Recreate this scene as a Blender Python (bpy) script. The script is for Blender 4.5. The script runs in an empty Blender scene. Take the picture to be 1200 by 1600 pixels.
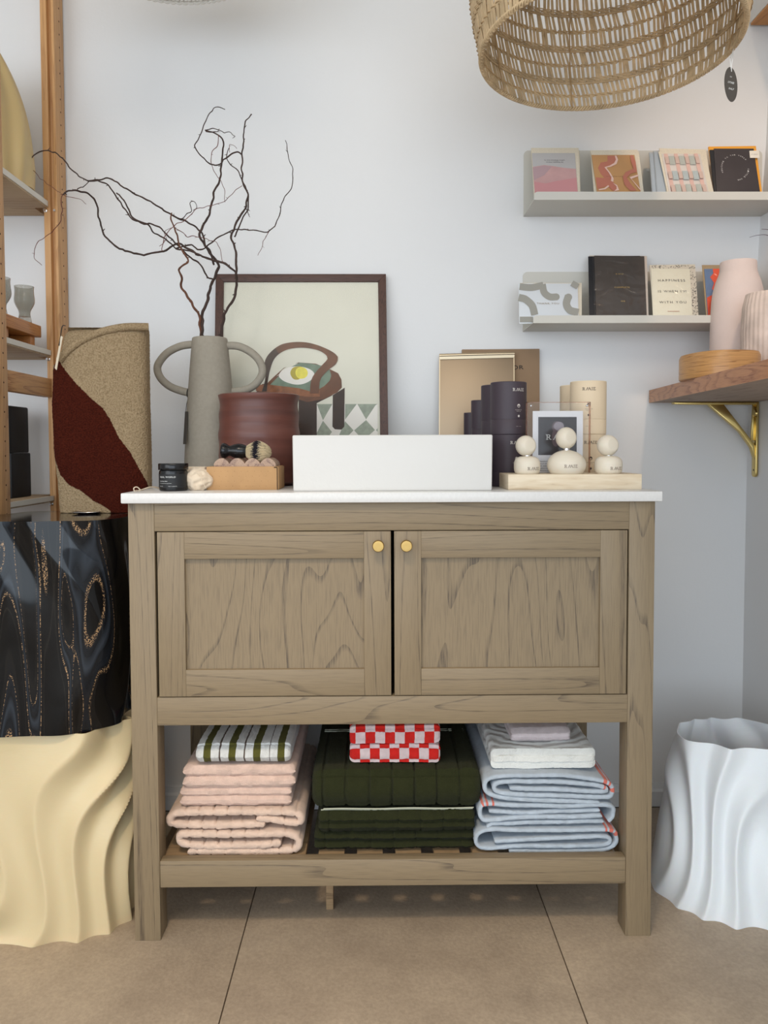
import bpy, bmesh, math, random
from mathutils import Vector, Matrix, noise
from math import sin, cos, pi, radians
random.seed(7)
S = bpy.context.scene
COL = S.collection

# ------------------------------------------------------------------ camera
FPX, PCY = 1244.6, 753.0
CAM = Vector((-.0317, -1.5272, .9637)); YAW, PIT, ROL = .01028, -.04239, -.00339
_r = Vector((cos(YAW), -sin(YAW), 0)); FW = Vector((sin(YAW)*cos(PIT), cos(YAW)*cos(PIT), sin(PIT))); _u = _r.cross(FW)
RT = _r*cos(ROL)+_u*sin(ROL); UP = -_r*sin(ROL)+_u*cos(ROL)
cd = bpy.data.cameras.new('camera'); cam = bpy.data.objects.new('camera', cd); COL.objects.link(cam)
cd.sensor_fit = 'VERTICAL'; cd.sensor_height = 36; cd.lens = FPX*36/1600; cd.shift_y = -(800-PCY)/1600
cd.clip_start = .05; cd.clip_end = 50
cam.matrix_world = Matrix(((RT.x, UP.x, -FW.x, CAM.x), (RT.y, UP.y, -FW.y, CAM.y), (RT.z, UP.z, -FW.z, CAM.z), (0, 0, 0, 1)))
S.camera = cam
# ------------------------------------------------------------------ world, lamps, exposure
w = bpy.data.worlds.new('world'); S.world = w; w.use_nodes = True
bg = w.node_tree.nodes['Background']; bg.inputs[0].default_value = (.85, .91, .97, 1); bg.inputs[1].default_value = 1.05
S.view_settings.view_transform = 'Standard'; S.view_settings.look = 'None'; S.view_settings.gamma = 1
S.view_settings.use_curve_mapping = False; S.view_settings.exposure = -.24
def area(name, loc, target, size, power, col, sy=None):
    l = bpy.data.lights.new(name, 'AREA'); l.size = size; l.energy = power; l.color = col
    if sy: l.shape = 'RECTANGLE'; l.size_y = sy
    o = bpy.data.objects.new(name, l); COL.objects.link(o); o.location = loc
    o.rotation_euler = (Vector(target)-Vector(loc)).to_track_quat('-Z', 'Y').to_euler(); return o
area('left_fill_light', (-2.5, -3.0, 1.5), (.5, .4, .8), 2.2, 42, (.90, .95, 1.0), 1.9)  # unseen cool fill added at the left, no window there
area('front_fill_light', (-.1, -4.3, 1.15), (.75, .5, .5), 3.6, 76, (.76, .88, 1.0), 2.2)  # unseen bluish fill behind the camera, added to brighten the lower right wall
area('ceiling_bounce_fill', (-.1, -1.7, 2.82), (-.1, -.6, 0), 1.9, 33, (1.0, .88, .72), 1.5)  # added warm fill standing in for ceiling bounce on the upper wall
def spot(name, loc, target, power, col, deg, blend, size):
    l = bpy.data.lights.new(name, 'SPOT'); l.energy = power; l.color = col; l.spot_size = radians(deg); l.spot_blend = blend; l.shadow_soft_size = size
    o = bpy.data.objects.new(name, l); COL.objects.link(o); o.location = loc; o.rotation_euler = (Vector(target)-Vector(loc)).to_track_quat('-Z', 'Y').to_euler()
spot('ceiling_spot_left', (-.45, -1.7, 2.75), (-.28, -.24, .0), 128, (1.0, .79, .56), 38, .8, .12)
spot('ceiling_spot_right', (.72, -.85, 2.75), (.93, .5, 1.45), 46, (1.0, .72, .50), 36, .8, .05)

# ------------------------------------------------------------------ pixel -> place helpers
def ray(x, y): return FW+RT*((x-600)/FPX)-UP*((y-PCY)/FPX)
def at(x, y, Y=None, Z=None, X=None):
    d = ray(x, y)
    t = (Y-CAM.y)/d.y if Y is not None else (Z-CAM.z)/d.z if Z is not None else (X-CAM.x)/d.x
    return CAM+d*t
def topx(P):
    P = P-CAM; d = P.dot(FW); return 600+FPX*P.dot(RT)/d, PCY-FPX*P.dot(UP)/d
class Plane:
    def __init__(s, o, n): s.o = Vector(o); s.n = Vector(n).normalized()
    def __call__(s, x, y, lift=0):
        d = ray(x, y); t = (s.o-CAM).dot(s.n)/d.dot(s.n); return CAM+d*t+s.n*lift
def lean(z0, Y0, z1, Y1, turn=0):          # plane facing the room, leaning back from (Y0,z0) to (Y1,z1)
    n = Vector((turn, -(z1-z0), (Y1-Y0))); return Plane((0, Y0, z0), n)

# ------------------------------------------------------------------ materials
def lin(c):
    c = [v/255 for v in c]; return tuple(v/12.92 if v <= .04045 else ((v+.055)/1.055)**2.4 for v in c)+(1,)
MATS = {}
def mat(name, c, rough=.6, metal=0, bump=None, trans=0, sheen=0, coat=0, ior=1.45, var=None, spec=.5, sss=0):
    """bump=(scale, distance); var=(scale, amount) colour mottling"""
    if name in MATS: return MATS[name]
    m = bpy.data.materials.new(name); m.use_nodes = True; nt = m.node_tree; b = nt.nodes['Principled BSDF']
    c = lin(c); b.inputs['Base Color'].default_value = c; b.inputs['Roughness'].default_value = rough
    b.inputs['Metallic'].default_value = metal; b.inputs['IOR'].default_value = ior; b.inputs['Specular IOR Level'].default_value = spec
    b.inputs['Transmission Weight'].default_value = trans; b.inputs['Coat Weight'].default_value = coat
    b.inputs['Sheen Weight'].default_value = sheen
    if sss: b.inputs['Subsurface Weight'].default_value = sss; b.inputs['Subsurface Scale'].default_value = .01
    if bump or var: tc = nt.nodes.new('ShaderNodeTexCoord')
    if bump:
        n = nt.nodes.new('ShaderNodeTexNoise'); n.inputs['Scale'].default_value = bump[0]; n.inputs['Detail'].default_value = 4
        nt.links.new(tc.outputs['Object'], n.inputs['Vector'])
        bp = nt.nodes.new('ShaderNodeBump'); bp.inputs['Distance'].default_value = bump[1]; bp.inputs['Strength'].default_value = 1
        nt.links.new(n.outputs['Fac'], bp.inputs['Height']); nt.links.new(bp.outputs[0], b.inputs['Normal'])
    if var:
        n = nt.nodes.new('ShaderNodeTexNoise'); n.inputs['Scale'].default_value = var[0]; n.inputs['Detail'].default_value = 5
        nt.links.new(tc.outputs['Object'], n.inputs['Vector'])
        r = nt.nodes.new('ShaderNodeValToRGB'); r.color_ramp.elements[0].position = .3; r.color_ramp.elements[1].position = .7
        a = var[1]; r.color_ramp.elements[0].color = tuple(v*(1-a) for v in c[:3])+(1,); r.color_ramp.elements[1].color = tuple(min(1, v*(1+a)) for v in c[:3])+(1,)
        nt.links.new(n.outputs['Fac'], r.inputs['Fac']); nt.links.new(r.outputs[0], b.inputs['Base Color'])
    MATS[name] = m; return m
def wood(name, c, dark, axis='x', rough=.5, rings=9, across=5, along=.7, line=.09, pore=.35, coat=0):
    if name in MATS: return MATS[name]
    m = bpy.data.materials.new(name); m.use_nodes = True; nt = m.node_tree; N = nt.nodes.new; L = nt.links.new
    b = nt.nodes['Principled BSDF']; b.inputs['Roughness'].default_value = rough; b.inputs['Coat Weight'].default_value = coat
    tc = N('ShaderNodeTexCoord'); oi = N('ShaderNodeObjectInfo')
    sc = N('ShaderNodeVectorMath'); sc.operation = 'SCALE'; sc.inputs[0].default_value = (7.3, 5.1, 9.7); L(oi.outputs['Random'], sc.inputs['Scale'])
    ad = N('ShaderNodeVectorMath'); ad.operation = 'ADD'; L(tc.outputs['Object'], ad.inputs[0]); L(sc.outputs[0], ad.inputs[1])
    def mapped(al, ac):
        mp = N('ShaderNodeMapping'); s = [al if q_ in axis else ac for q_ in 'xyz']; mp.inputs['Scale'].default_value = s
        L(ad.outputs[0], mp.inputs['Vector']); return mp
    n1 = N('ShaderNodeTexNoise'); n1.inputs['Scale'].default_value = 1; n1.inputs['Detail'].default_value = 1.4; n1.inputs['Distortion'].default_value = .12
    n1.inputs['Roughness'].default_value = .45
    L(mapped(along, across).outputs[0], n1.inputs['Vector'])
    mu = N('ShaderNodeMath'); mu.operation = 'MULTIPLY'; mu.inputs[1].default_value = rings*2.2; L(n1.outputs['Fac'], mu.inputs[0])
    fr = N('ShaderNodeMath'); fr.operation = 'FRACT'; L(mu.outputs[0], fr.inputs[0])
    r1 = N('ShaderNodeValToRGB'); e = r1.color_ramp.elements; e[0].position = 0; e[0].color = (1, 1, 1, 1); e[1].position = line*3; e[1].color = (0, 0, 0, 1)
    x = e.new(line); x.color = (.8, .8, .8, 1); x = e.new(1); x.color = (.10, .10, .10, 1)
    L(fr.outputs[0], r1.inputs['Fac'])
    n2 = N('ShaderNodeTexNoise'); n2.inputs['Scale'].default_value = 1; n2.inputs['Detail'].default_value = 3
    L(mapped(22, 420).outputs[0], n2.inputs['Vector'])
    r2 = N('ShaderNodeValToRGB'); r2.color_ramp.elements[0].position = .45; r2.color_ramp.elements[1].position = .68; L(n2.outputs['Fac'], r2.inputs['Fac'])
    # ring lines are broken up by the pores
    m2 = N('ShaderNodeMath'); m2.operation = 'MULTIPLY_ADD'; L(r2.outputs[0], m2.inputs[0]); m2.inputs[1].default_value = .6; m2.inputs[2].default_value = .45
    m3 = N('ShaderNodeMath'); m3.operation = 'MULTIPLY'; L(r1.outputs[0], m3.inputs[0]); L(m2.outputs[0], m3.inputs[1])
    m4 = N('ShaderNodeMath'); m4.operation = 'MULTIPLY_ADD'; m4.use_clamp = True; L(r2.outputs[0], m4.inputs[0]); m4.inputs[1].default_value = pore; L(m3.outputs[0], m4.inputs[2])
    mx = N('ShaderNodeMix'); mx.data_type = 'RGBA'; L(m4.outputs[0], mx.inputs[0]); mx.inputs[6].default_value = lin(c); mx.inputs[7].default_value = lin(dark)
    L(mx.outputs[2], b.inputs['Base Color'])
    bp = N('ShaderNodeBump'); bp.inputs['Distance'].default_value = .0003; bp.inputs['Strength'].default_value = .6; bp.invert = True
    L(m4.outputs[0], bp.inputs['Height']); L(bp.outputs[0], b.inputs['Normal'])
    MATS[name] = m; return m
def terry(name, c, c2=None): return mat(name, c, 1.0, bump=(650, .0028), sheen=.3 if min(c) > 90 else .04, var=(60, .09), spec=.1)

# ------------------------------------------------------------------ mesh collecting
OFF = {}
class MB:
    def __init__(s): s.v = []; s.f = []; s.mi = []; s.cur = 0
    def add(s, vs, fs, m=None):
        o = len(s.v); s.v += [Vector(v) for v in vs]; s.f += [[i+o for i in f] for f in fs]; s.mi += [s.cur if m is None else m]*len(fs); return s
    def box(s, a, b, m=None):
        x0, y0, z0 = a; x1, y1, z1 = b
        return s.add([(x0, y0, z0), (x1, y0, z0), (x1, y1, z0), (x0, y1, z0), (x0, y0, z1), (x1, y0, z1), (x1, y1, z1), (x0, y1, z1)],
                     [(0, 3, 2, 1), (4, 5, 6, 7), (0, 1, 5, 4), (1, 2, 6, 5), (2, 3, 7, 6), (3, 0, 4, 7)], m)
    def lathe(s, prof, c=(0, 0, 0), n=48, M=None, m=None, sx=1, sy=1):
        vs = []; c = Vector(c)
        for r, z in prof:
            for k in range(n):
                a = 2*pi*k/n; p = Vector((r*cos(a)*sx, r*sin(a)*sy, z)); vs.append(c+(M@p if M else p))
        fs = [(j*n+k, j*n+(k+1) % n, (j+1)*n+(k+1) % n, (j+1)*n+k) for j in range(len(prof)-1) for k in range(n)]
        if prof[0][0] > 1e-6: fs.append(tuple(range(n))[::-1])
        if prof[-1][0] > 1e-6: fs.append(tuple(range((len(prof)-1)*n, len(prof)*n)))
        return s.add(vs, fs, m)
    def tube(s, pts, rad, n=8, m=None, closed=False):
        pts = [Vector(p) for p in pts]; L = len(pts); rad = rad if isinstance(rad, (list, tuple)) else [rad]*L
        vs = []; prev = None
        for i, p in enumerate(pts):
            t = (pts[(i+1) % L]-pts[i-1]) if closed else (pts[min(i+1, L-1)]-pts[max(i-1, 0)])
            t = t.normalized() if t.length > 1e-9 else Vector((0, 0, 1))
            if prev is None: prev = t.orthogonal().normalized()
            prev = (prev-t*prev.dot(t)); prev = prev.normalized() if prev.length > 1e-6 else t.orthogonal().normalized()
            q = t.cross(prev)
            for k in range(n):
                a = 2*pi*k/n; vs.append(p+(prev*cos(a)+q*sin(a))*rad[i])
        J = L if closed else L-1
        fs = [(j*n+k, j*n+(k+1) % n, ((j+1) % L)*n+(k+1) % n, ((j+1) % L)*n+k) for j in range(J) for k in range(n)]
        if not closed: fs += [tuple(range(n))[::-1], tuple(range((L-1)*n, L*n))]
        return s.add(vs, fs, m)
    def prism(s, poly, ax, lo, hi, m=None):      # poly 2D in the other two axes
        n = len(poly)
        def P(u, v, w): return {'x': (w, u, v), 'y': (u, w, v), 'z': (u, v, w)}[ax]
        return s.add([P(u, v, lo) for u, v in poly]+[P(u, v, hi) for u, v in poly],
                     [tuple(range(n))[::-1], tuple(range(n, 2*n))]+[(k, (k+1) % n, n+(k+1) % n, n+k) for k in range(n)], m)
    def slab(s, ps, d, m=None):                  # planar polygon pushed along d
        n = len(ps); d = Vector(d)
        return s.add(list(ps)+[p+d for p in ps], [tuple(range(n)), tuple(range(n, 2*n))[::-1]]+[(k, n+k, n+(k+1) % n, (k+1) % n) for k in range(n)], m)
    def bounds(s):
        xs = [v.x for v in s.v]; ys = [v.y for v in s.v]; zs = [v.z for v in s.v]; return min(xs), max(xs), min(ys), max(ys), min(zs), max(zs)
def build(name, mb, mats, parent=None, smooth=False, bevel=0, segs=2, label=None):
    if not isinstance(mats, (list, tuple)): mats = [mats]
    if parent is None:
        x0, x1, y0, y1, z0, z1 = mb.bounds(); off = Vector(((x0+x1)/2, (y0+y1)/2, z0))
    else: off = OFF[parent.name]
    me = bpy.data.meshes.new(name); me.from_pydata([tuple(v-off) for v in mb.v], [], mb.f)
    for m in mats: me.materials.append(m)
    me.polygons.foreach_set('material_index', mb.mi)
    if True:
        bm = bmesh.new(); bm.from_mesh(me); bmesh.ops.recalc_face_normals(bm, faces=bm.faces)
        if bevel:
            es = [e for e in bm.edges if len(e.link_faces) == 2 and e.calc_face_angle(0) > .6]
            bmesh.ops.bevel(bm, geom=es, offset=bevel, segments=segs, affect='EDGES', profile=.5, clamp_overlap=True)
        bm.to_mesh(me); bm.free()
    if smooth or bevel:
        me.polygons.foreach_set('use_smooth', [True]*len(me.polygons)); me.set_sharp_from_angle(angle=radians(38))
    o = bpy.data.objects.new(name, me); COL.objects.link(o)
    if parent is None: o.location = off
    else: o.parent = parent
    OFF[o.name] = off
    if label: o['label'] = label
    return o
def tag(o, label=None, cat=None, group=None, kind=None):
    if label: o['label'] = label
    if cat: o['category'] = cat
    if group: o['group'] = group
    if kind: o['kind'] = kind
    return o
def thing(name, loc, label, cat, group=None):
    o = bpy.data.objects.new(name, None); COL.objects.link(o); o.location = loc; o.empty_display_size = .05
    OFF[o.name] = Vector(loc); return tag(o, label, cat, group)
def boxo(name, a, b, m, parent=None, bevel=.001, label=None): return build(name, MB().box(a, b), m, parent, bevel=bevel, label=label)
def cr(pts, n=8, closed=False):                # Catmull-Rom through points
    P = [Vector(p) for p in pts]; L = len(P); out = []
    for i in range(L if closed else L-1):
        g = (lambda k: P[k % L]) if closed else (lambda k: P[max(0, min(L-1, k))])
        a, b, c, d = g(i-1), g(i), g(i+1), g(i+2)
        for j in range(n):
            t = j/n; out.append(.5*((2*b)+(c-a)*t+(2*a-5*b+4*c-d)*t*t+(3*b-a-3*c+d)*t**3))
    if not closed: out.append(P[-1])
    return out

# ------------------------------------------------------------------ flat print and lettering
def decal(name, parent, layers, pl, base=.0004, step=.00025):
    mb = MB(); ms = []
    for i, (m, pts) in enumerate(layers):
        if m not in ms: ms.append(m)
        mb.add([pl(x, y, base+step*i) for x, y in pts], [tuple(range(len(pts)))], ms.index(m))
    return build(name, mb, ms, parent)
_tc = {}
def glyphs(txt, sp=1.0):
    k = (txt, sp)
    if k in _tc: return _tc[k]
    c = bpy.data.curves.new('t', 'FONT'); c.body = txt; c.size = 1; c.space_character = sp; c.resolution_u = 3
    o = bpy.data.objects.new('t', c); COL.objects.link(o); bpy.context.view_layer.update()
    me = o.to_mesh(); V = [(v.co.x, v.co.y) for v in me.vertices]; F = [tuple(p.vertices) for p in me.polygons]
    o.to_mesh_clear(); bpy.data.objects.remove(o); bpy.data.curves.remove(c)
    x0 = min(v[0] for v in V); x1 = max(v[0] for v in V)
    V = [((x-x0)/(x1-x0), y/.7) for x, y in V]; _tc[k] = (V, F); return _tc[k]
def logo():                                     # slab-serif R AAIE drawn from bars, unit width x unit cap height
    V = []; F = []
    def bar(x0, y0, x1, y1, w):
        d = Vector((x1-x0, y1-y0)); n = Vector((-d.y, d.x)).normalized()*w/2; o = len(V)
        V.extend([(x0-n.x, y0-n.y), (x1-n.x, y1-n.y), (x1+n.x, y1+n.y), (x0+n.x, y0+n.y)]); F.append((o, o+1, o+2, o+3))
    t = .16
    def serif(x, y, l=.22): bar(x-l, y, x+l, y, .12)
    bar(.3, 0, .3, 1, t); serif(.3, .05); serif(.25, .95, .2); bar(.3, .95, .7, .93, .13); bar(.7, .95, .85, .74, t); bar(.85, .76, .68, .5, t); bar(.3, .5, .72, .5, .12); bar(.6, .5, .9, 0, t); serif(.95, .05, .15)
    for ox in (1.5, 2.2):
        bar(ox, 0, ox+.45, 1, t*.8); bar(ox+.45, 1, ox+.9 if ox > 2 else ox+.62, 0 if ox > 2 else .6, t*1.1); serif(ox, .05, .15); bar(ox+.2, .38, ox+.65, .38, .1)
    serif(3.1, .05, .15); bar(3.6, 0, 3.6, 1, t); serif(3.6, .05); serif(3.6, .95)
    bar(4.25, 0, 4.25, 1, t); bar(4.05, .95, 4.85, .95, .13); bar(4.05, .05, 4.9, .05, .13); bar(4.25, .52, 4.65, .52, .12); bar(4.82, .95, 4.82, .72, .1); bar(4.88, .05, 4.88, .3, .1)
    V = [(x/4.95, y) for x, y in V]; return V, F
def letter(name, parent, txt, pl, p0, p1, h, m, lift=.0009, sp=1.0, up=None):
    V, F = logo() if txt == 'LOGO' else glyphs(txt, sp)
    A = pl(*p0); B = pl(*p1); u = B-A; v = pl.n.cross(u).normalized() if up is None else up
    if v.z < 0 and up is None: v = -v
    hh = h*(A-CAM).dot(FW)/FPX
    return build(name, MB().add([A+u*x+v*(y*hh)+pl.n*lift for x, y in V], F), m, parent)
def letter_round(name, parent, txt, c, r, ang, wid, z, h, m, sp=1.0, rz=None, lift=.0004):   # ang: direction the text faces (0 = -Y, positive towards +X)
    V, F = logo() if txt == 'LOGO' else glyphs(txt, sp)
    out = []
    for x, y in V:
        zz = z+y*h; rr = (rz(zz) if rz else r)+lift; a = ang+(x-.5)*wid/r
        out.append(Vector((c[0]+rr*sin(a), c[1]-rr*cos(a), zz)))
    return build(name, MB().add(out, F), m, parent)

# ================================================================== SETTING
WY = .576
m_wall = mat('wall_paint', (226, 226, 226), .42, bump=(160, .0002))
m_ceil = mat('ceiling_paint', (235, 234, 230), .8)
m_base = mat('skirting_paint', (222, 224, 226), .4)
tag(boxo('wall_back', (-3.2, WY, 0), (1.25, WY+.12, 2.85), m_wall, bevel=0), kind='structure', label='white painted back wall')
prof = [(.950, 0), (.9525, .85), (.954, 1.07), (.979, 1.57), (.989, 1.74), (1.0, 2.1), (1.0, 2.85), (1.25, 2.85), (1.25, 0)]
tag(build('wall_right', 
    MB().add([(x, -1.6, z) for x, z in prof]+[(x, WY, z) for x, z in prof], [tuple(range(9)), tuple(range(9, 18))]+[(k, (k+1) % 9, 9+(k+1) % 9, 9+k) for k in range(9)]), m_wall),
    kind='structure', label='white painted right side wall')
tag(boxo('wall_left', (-3.3, -4.5, 0), (-3.2, WY+.12, 2.85), m_wall, bevel=0), kind='structure', label='white painted left side wall')
tag(boxo('ceiling', (-3.3, -4.5, 2.85), (1.25, WY+.12, 2.95), m_ceil, bevel=0), kind='structure', label='white ceiling')
fl = tag(boxo('floor', (-3.3, -4.5, -.06), (1.25, WY+.12, -.0045), mat('tile_joint', (112, 98, 84), .9), bevel=0), kind='structure', label='large format stone look tiled floor')
def tile_mat():
    m = bpy.data.materials.new('stone_tile'); m.use_nodes = True; nt = m.node_tree; N = nt.nodes.new; L = nt.links.new; b = nt.nodes['Principled BSDF']
    tc = N('ShaderNodeTexCoord'); n = N('ShaderNodeTexNoise'); n.inputs['Scale'].default_value = 5; n.inputs['Detail'].default_value = 9; n.inputs['Roughness'].default_value = .62
    L(tc.outputs['Object'], n.inputs['Vector']); r = N('ShaderNodeValToRGB'); r.color_ramp.elements[0].position = .32; r.color_ramp.elements[1].position = .68
    r.color_ramp.elements[0].color = lin((152, 136, 118)); r.color_ramp.elements[1].color = lin((178, 161, 140)); L(n.outputs['Fac'], r.inputs[0])
    n3 = N('ShaderNodeTexNoise'); n3.inputs['Scale'].default_value = 160; n3.inputs['Detail'].default_value = 3; L(tc.outputs['Object'], n3.inputs['Vector'])
    mx = N('ShaderNodeMix'); mx.data_type = 'RGBA'; mx.blend_type = 'OVERLAY'; mx.inputs[0].default_value = .22; L(r.outputs[0], mx.inputs[6]); L(n3.outputs['Fac'], mx.inputs[7])
    L(mx.outputs[2], b.inputs['Base Color']); b.inputs['Roughness'].default_value = .5
    bp = N('ShaderNodeBump'); bp.inputs['Distance'].default_value = .0006; L(n3.outputs['Fac'], bp.inputs['Height']); L(bp.outputs[0], b.inputs['Normal'])
    return m
mt = tile_mat(); tiles = []
for i in range(-5, 2):
    for j in range(-3, 2):
        x0 = -.2985+.618*i; y0 = -.62+1.18*j
        a = (max(x0+.0012, -3.2), y0+.0012, -.0045); b_ = (min(x0+.6168, .950), min(y0+1.1788, WY), 0)
        if b_[0]-a[0] < .05 or b_[1]-a[1] < .05: continue
        boxo('tile', a, b_, mt, fl, bevel=.0006)
tag(build('baseboard_back', MB().prism([(WY-.012, 0), (WY, 0), (WY, .060), (WY-.004, .060), (WY-.006, .046), (WY-.012, .040)], 'x', -3.2, .950), m_base), kind='structure', label='low white skirting board along the back wall')

# ================================================================== VANITY
oakv = dict(c=(138, 121, 95), dark=(96, 83, 67), rough=.52)
wv_z = wood('vanity_oak_upright', axis='z', rings=9, across=9, along=.30, line=.045, pore=.2, **oakv)
wv_x = wood('vanity_oak_level', axis='x', rings=8, across=10, along=.5, line=.045, pore=.2, **oakv)
wv_p = wood('vanity_oak_panel', axis='z', rings=8, across=5.5, along=1.3, line=.05, pore=.3, c=(139, 122, 96), dark=(92, 80, 66), rough=.55)
wv_d = wood('vanity_oak_inside', axis='x', rings=4, across=9, along=.9, line=.05, c=(156, 130, 98), dark=(120, 98, 72), rough=.6)
van = thing('vanity_cabinet', (0, .265, 0), 'taupe stained oak vanity cabinet with two panelled doors and open slatted shelf', 'cabinet')
W2 = .507
for x in (-W2, W2-.05):
    for y in (0, .48):
        boxo('leg', (x, y, 0), (x+.05, y+.05, .86), wv_z, van, .0012)
boxo('top_rail', (-W2+.05, .0006, .8055), (W2-.05, .022, .86), wv_x, van)
boxo('bottom_rail', (-W2+.05, .0006, .4275), (W2-.05, .022, .4825), wv_x, van)
boxo('shelf_rail', (-W2+.05, .002, .105), (W2-.05, .026, .158), wv_x, van, .0015)
boxo('shelf_rail', (-W2+.05, .504, .105), (W2-.05, .528, .150), wv_x, van)
for s in (-1, 1):
    x0, x1 = sorted((s*(W2-.006), s*(W2-.024)))
    boxo('side_panel', (x0, .05, .4275), (x1, .48, .86), wv_z, van)
    x0, x1 = sorted((s*(W2-.010), s*(W2-.034)))
    boxo('side_shelf_rail', (x0, .05, .105), (x1, .48, .150), wv_x, van)
boxo('cabinet_floor', (-W2+.026, .022, .4275), (W2-.026, .50, .443), wv_d, van)
boxo('back_panel', (-W2+.05, .502, .4275), (W2-.05, .512, .86), wv_d, van)
for k in range(-7, 7):
    x = -.0205+.0775*k+.0255
    if x < -W2+.045 or x+.052 > W2-.03: continue
    boxo('shelf_slat', (x, .026, .136), (x+.052, .504, .150), wv_d, van)
boxo('shelf_foot', (-.139, .10, 0), (-.124, .125, .136), wv_d, van)
m_knob = mat('brushed_brass', (190, 158, 98), .42, 1.0, bump=(900, .0001))
for (x0, x1, kx) in ((-.4520, -.0032, -.0276), (.0032, .4535, .026)):
    st = .052; z0, z1 = .4845, .8040
    d = build('door', MB().box((x0+st-.006, .008, z0+st-.006), (x1-st+.006, .014, z1-st+.006)), wv_p, van)
    boxo('stile', (x0, -.001, z0), (x0+st, .020, z1), wv_z, d, .0008); boxo('stile', (x1-st, -.001, z0), (x1, .020, z1), wv_z, d, .0008)
    boxo('rail', (x0+st, -.0009, z0), (x1-st, .020, z0+st), wv_x, d, .0008); boxo('rail', (x0+st, -.0009, z1-st), (x1-st, .020, z1), wv_x, d, .0008)
    k = MB(); Mk = Matrix.Rotation(pi/2, 4, 'X')
    k.lathe([(0, 0), (.0045, 0), (.0045, .010), (.0065, .012), (.0108, .015), (.0112, .0175), (.0112, .024), (.0100, .0256), (.0055, .0258), (0, .0256)], (kx, -.001, .778), 40, Mk)
    build('knob', k, m_knob, d, smooth=True, label='round brushed brass knob')
m_quartz = mat('white_quartz', (220, 219, 217), .22, var=(220, .03))
tag(boxo('countertop', (-.516, -.015, .86), (.516, .552, .88), m_quartz, None, .0025), 'white quartz countertop slab lying on the taupe vanity', 'countertop')

# ------------------------------------------------------------------ sink
m_sink = mat('sink_ceramic', (216, 214, 210), .35, bump=(90, .0004))
sk = MB(); bx0, bx1, by0, by1, bz0, bz1 = -.1935, .196, .022, .385, .88, .9893; t = .016
O = [(bx0+.001, by0+.001), (bx1-.001, by0+.001), (bx1-.001, by1), (bx0+.001, by1)]; T = [(bx0, by0), (bx1, by0), (bx1, by1), (bx0, by1)]
I = [(bx0+t, by0+t), (bx1-t, by0+t), (bx1-t, by1-t), (bx0+t, by1-t)]; J = [(bx0+.05, by0+.05), (bx1-.05, by0+.05), (bx1-.05, by1-.05), (bx0+.05, by1-.05)]
vs = [(x, y, bz0) for x, y in O]+[(x, y, bz1) for x, y in T]+[(x, y, bz1) for x, y in I]+[(x, y, bz0+.03) for x, y in J]
q = lambda a, b: [(a+k, a+(k+1) % 4, b+(k+1) % 4, b+k) for k in range(4)]
sk.add(vs, [(3, 2, 1, 0), (12, 13, 14, 15)]+q(0, 4)+q(4, 8)+q(8, 12))
snk = thing('vessel_sink', (0, .2, .88), 'rectangular white vessel sink standing in the middle of the countertop', 'sink')
build('basin', sk, m_sink, snk, bevel=.003, segs=3)
build('drain', MB().lathe([(0, 0), (.022, 0), (.024, .002), (.02, .004), (0, .0035)], (0, .2, .91), 32), mat('chrome', (210, 210, 212), .12, 1), snk, smooth=True)

# ================================================================== THINGS ON THE COUNTER, LEFT
Z0 = .88
m_black = mat('gloss_black_plastic', (14, 14, 16), .18)
m_lab = mat('matt_black_label', (28, 29, 31), .55)
m_wht = mat('white_print', (226, 226, 224), .6)
jc = (-.4365, .070)
jar = thing('cosmetic_jar', (jc[0], jc[1], Z0), 'small round black jar with white lettering at the left counter end', 'jar')
build('jar_body', MB().lathe([(0, 0), (.0255, 0), (.0278, .002), (.0282, .005), (.0282, .036), (.0272, .0405), (.0245, .042), (0, .042)], (*jc, Z0), 64), m_black, jar, smooth=True)
build('jar_lid', MB().lathe([(0, .042), (.0290, .042), (.0294, .043), (.0294, .0535), (.0285, .0548), (0, .0548)], (*jc, Z0), 64), m_black, jar, smooth=True)
lb = MB(); A0, A1 = -1.25, 1.25
vs = [Vector((jc[0]+.0284*sin(a), jc[1]-.0284*cos(a), z)) for a in [A0+(A1-A0)*i/24 for i in range(25)] for z in (Z0+.007, Z0+.034)]
lb.add(vs, [(2*i, 2*i+2, 2*i+3, 2*i+1) for i in range(24)]); build('jar_label', lb, m_lab, jar, smooth=True)
for tx, z, h, wd, a in (('REAL WORLD', .0265, .0034, .034, -.05), ('Natural Repair Balm', .0192, .0018, .019, -.35), ('Nourishes, softens and protects', .0152, .0013, .027, -.2), ('60ml 2.0fl', .0095, .0012, .009, -.55), ('Made in small batches', .0095, .0012, .017, .35)):
    letter_round('lettering', jar, tx, jc, .0284, a-.16, wd, Z0+z, h, m_wht, sp=1.15 if z > .02 else 1)

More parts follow.
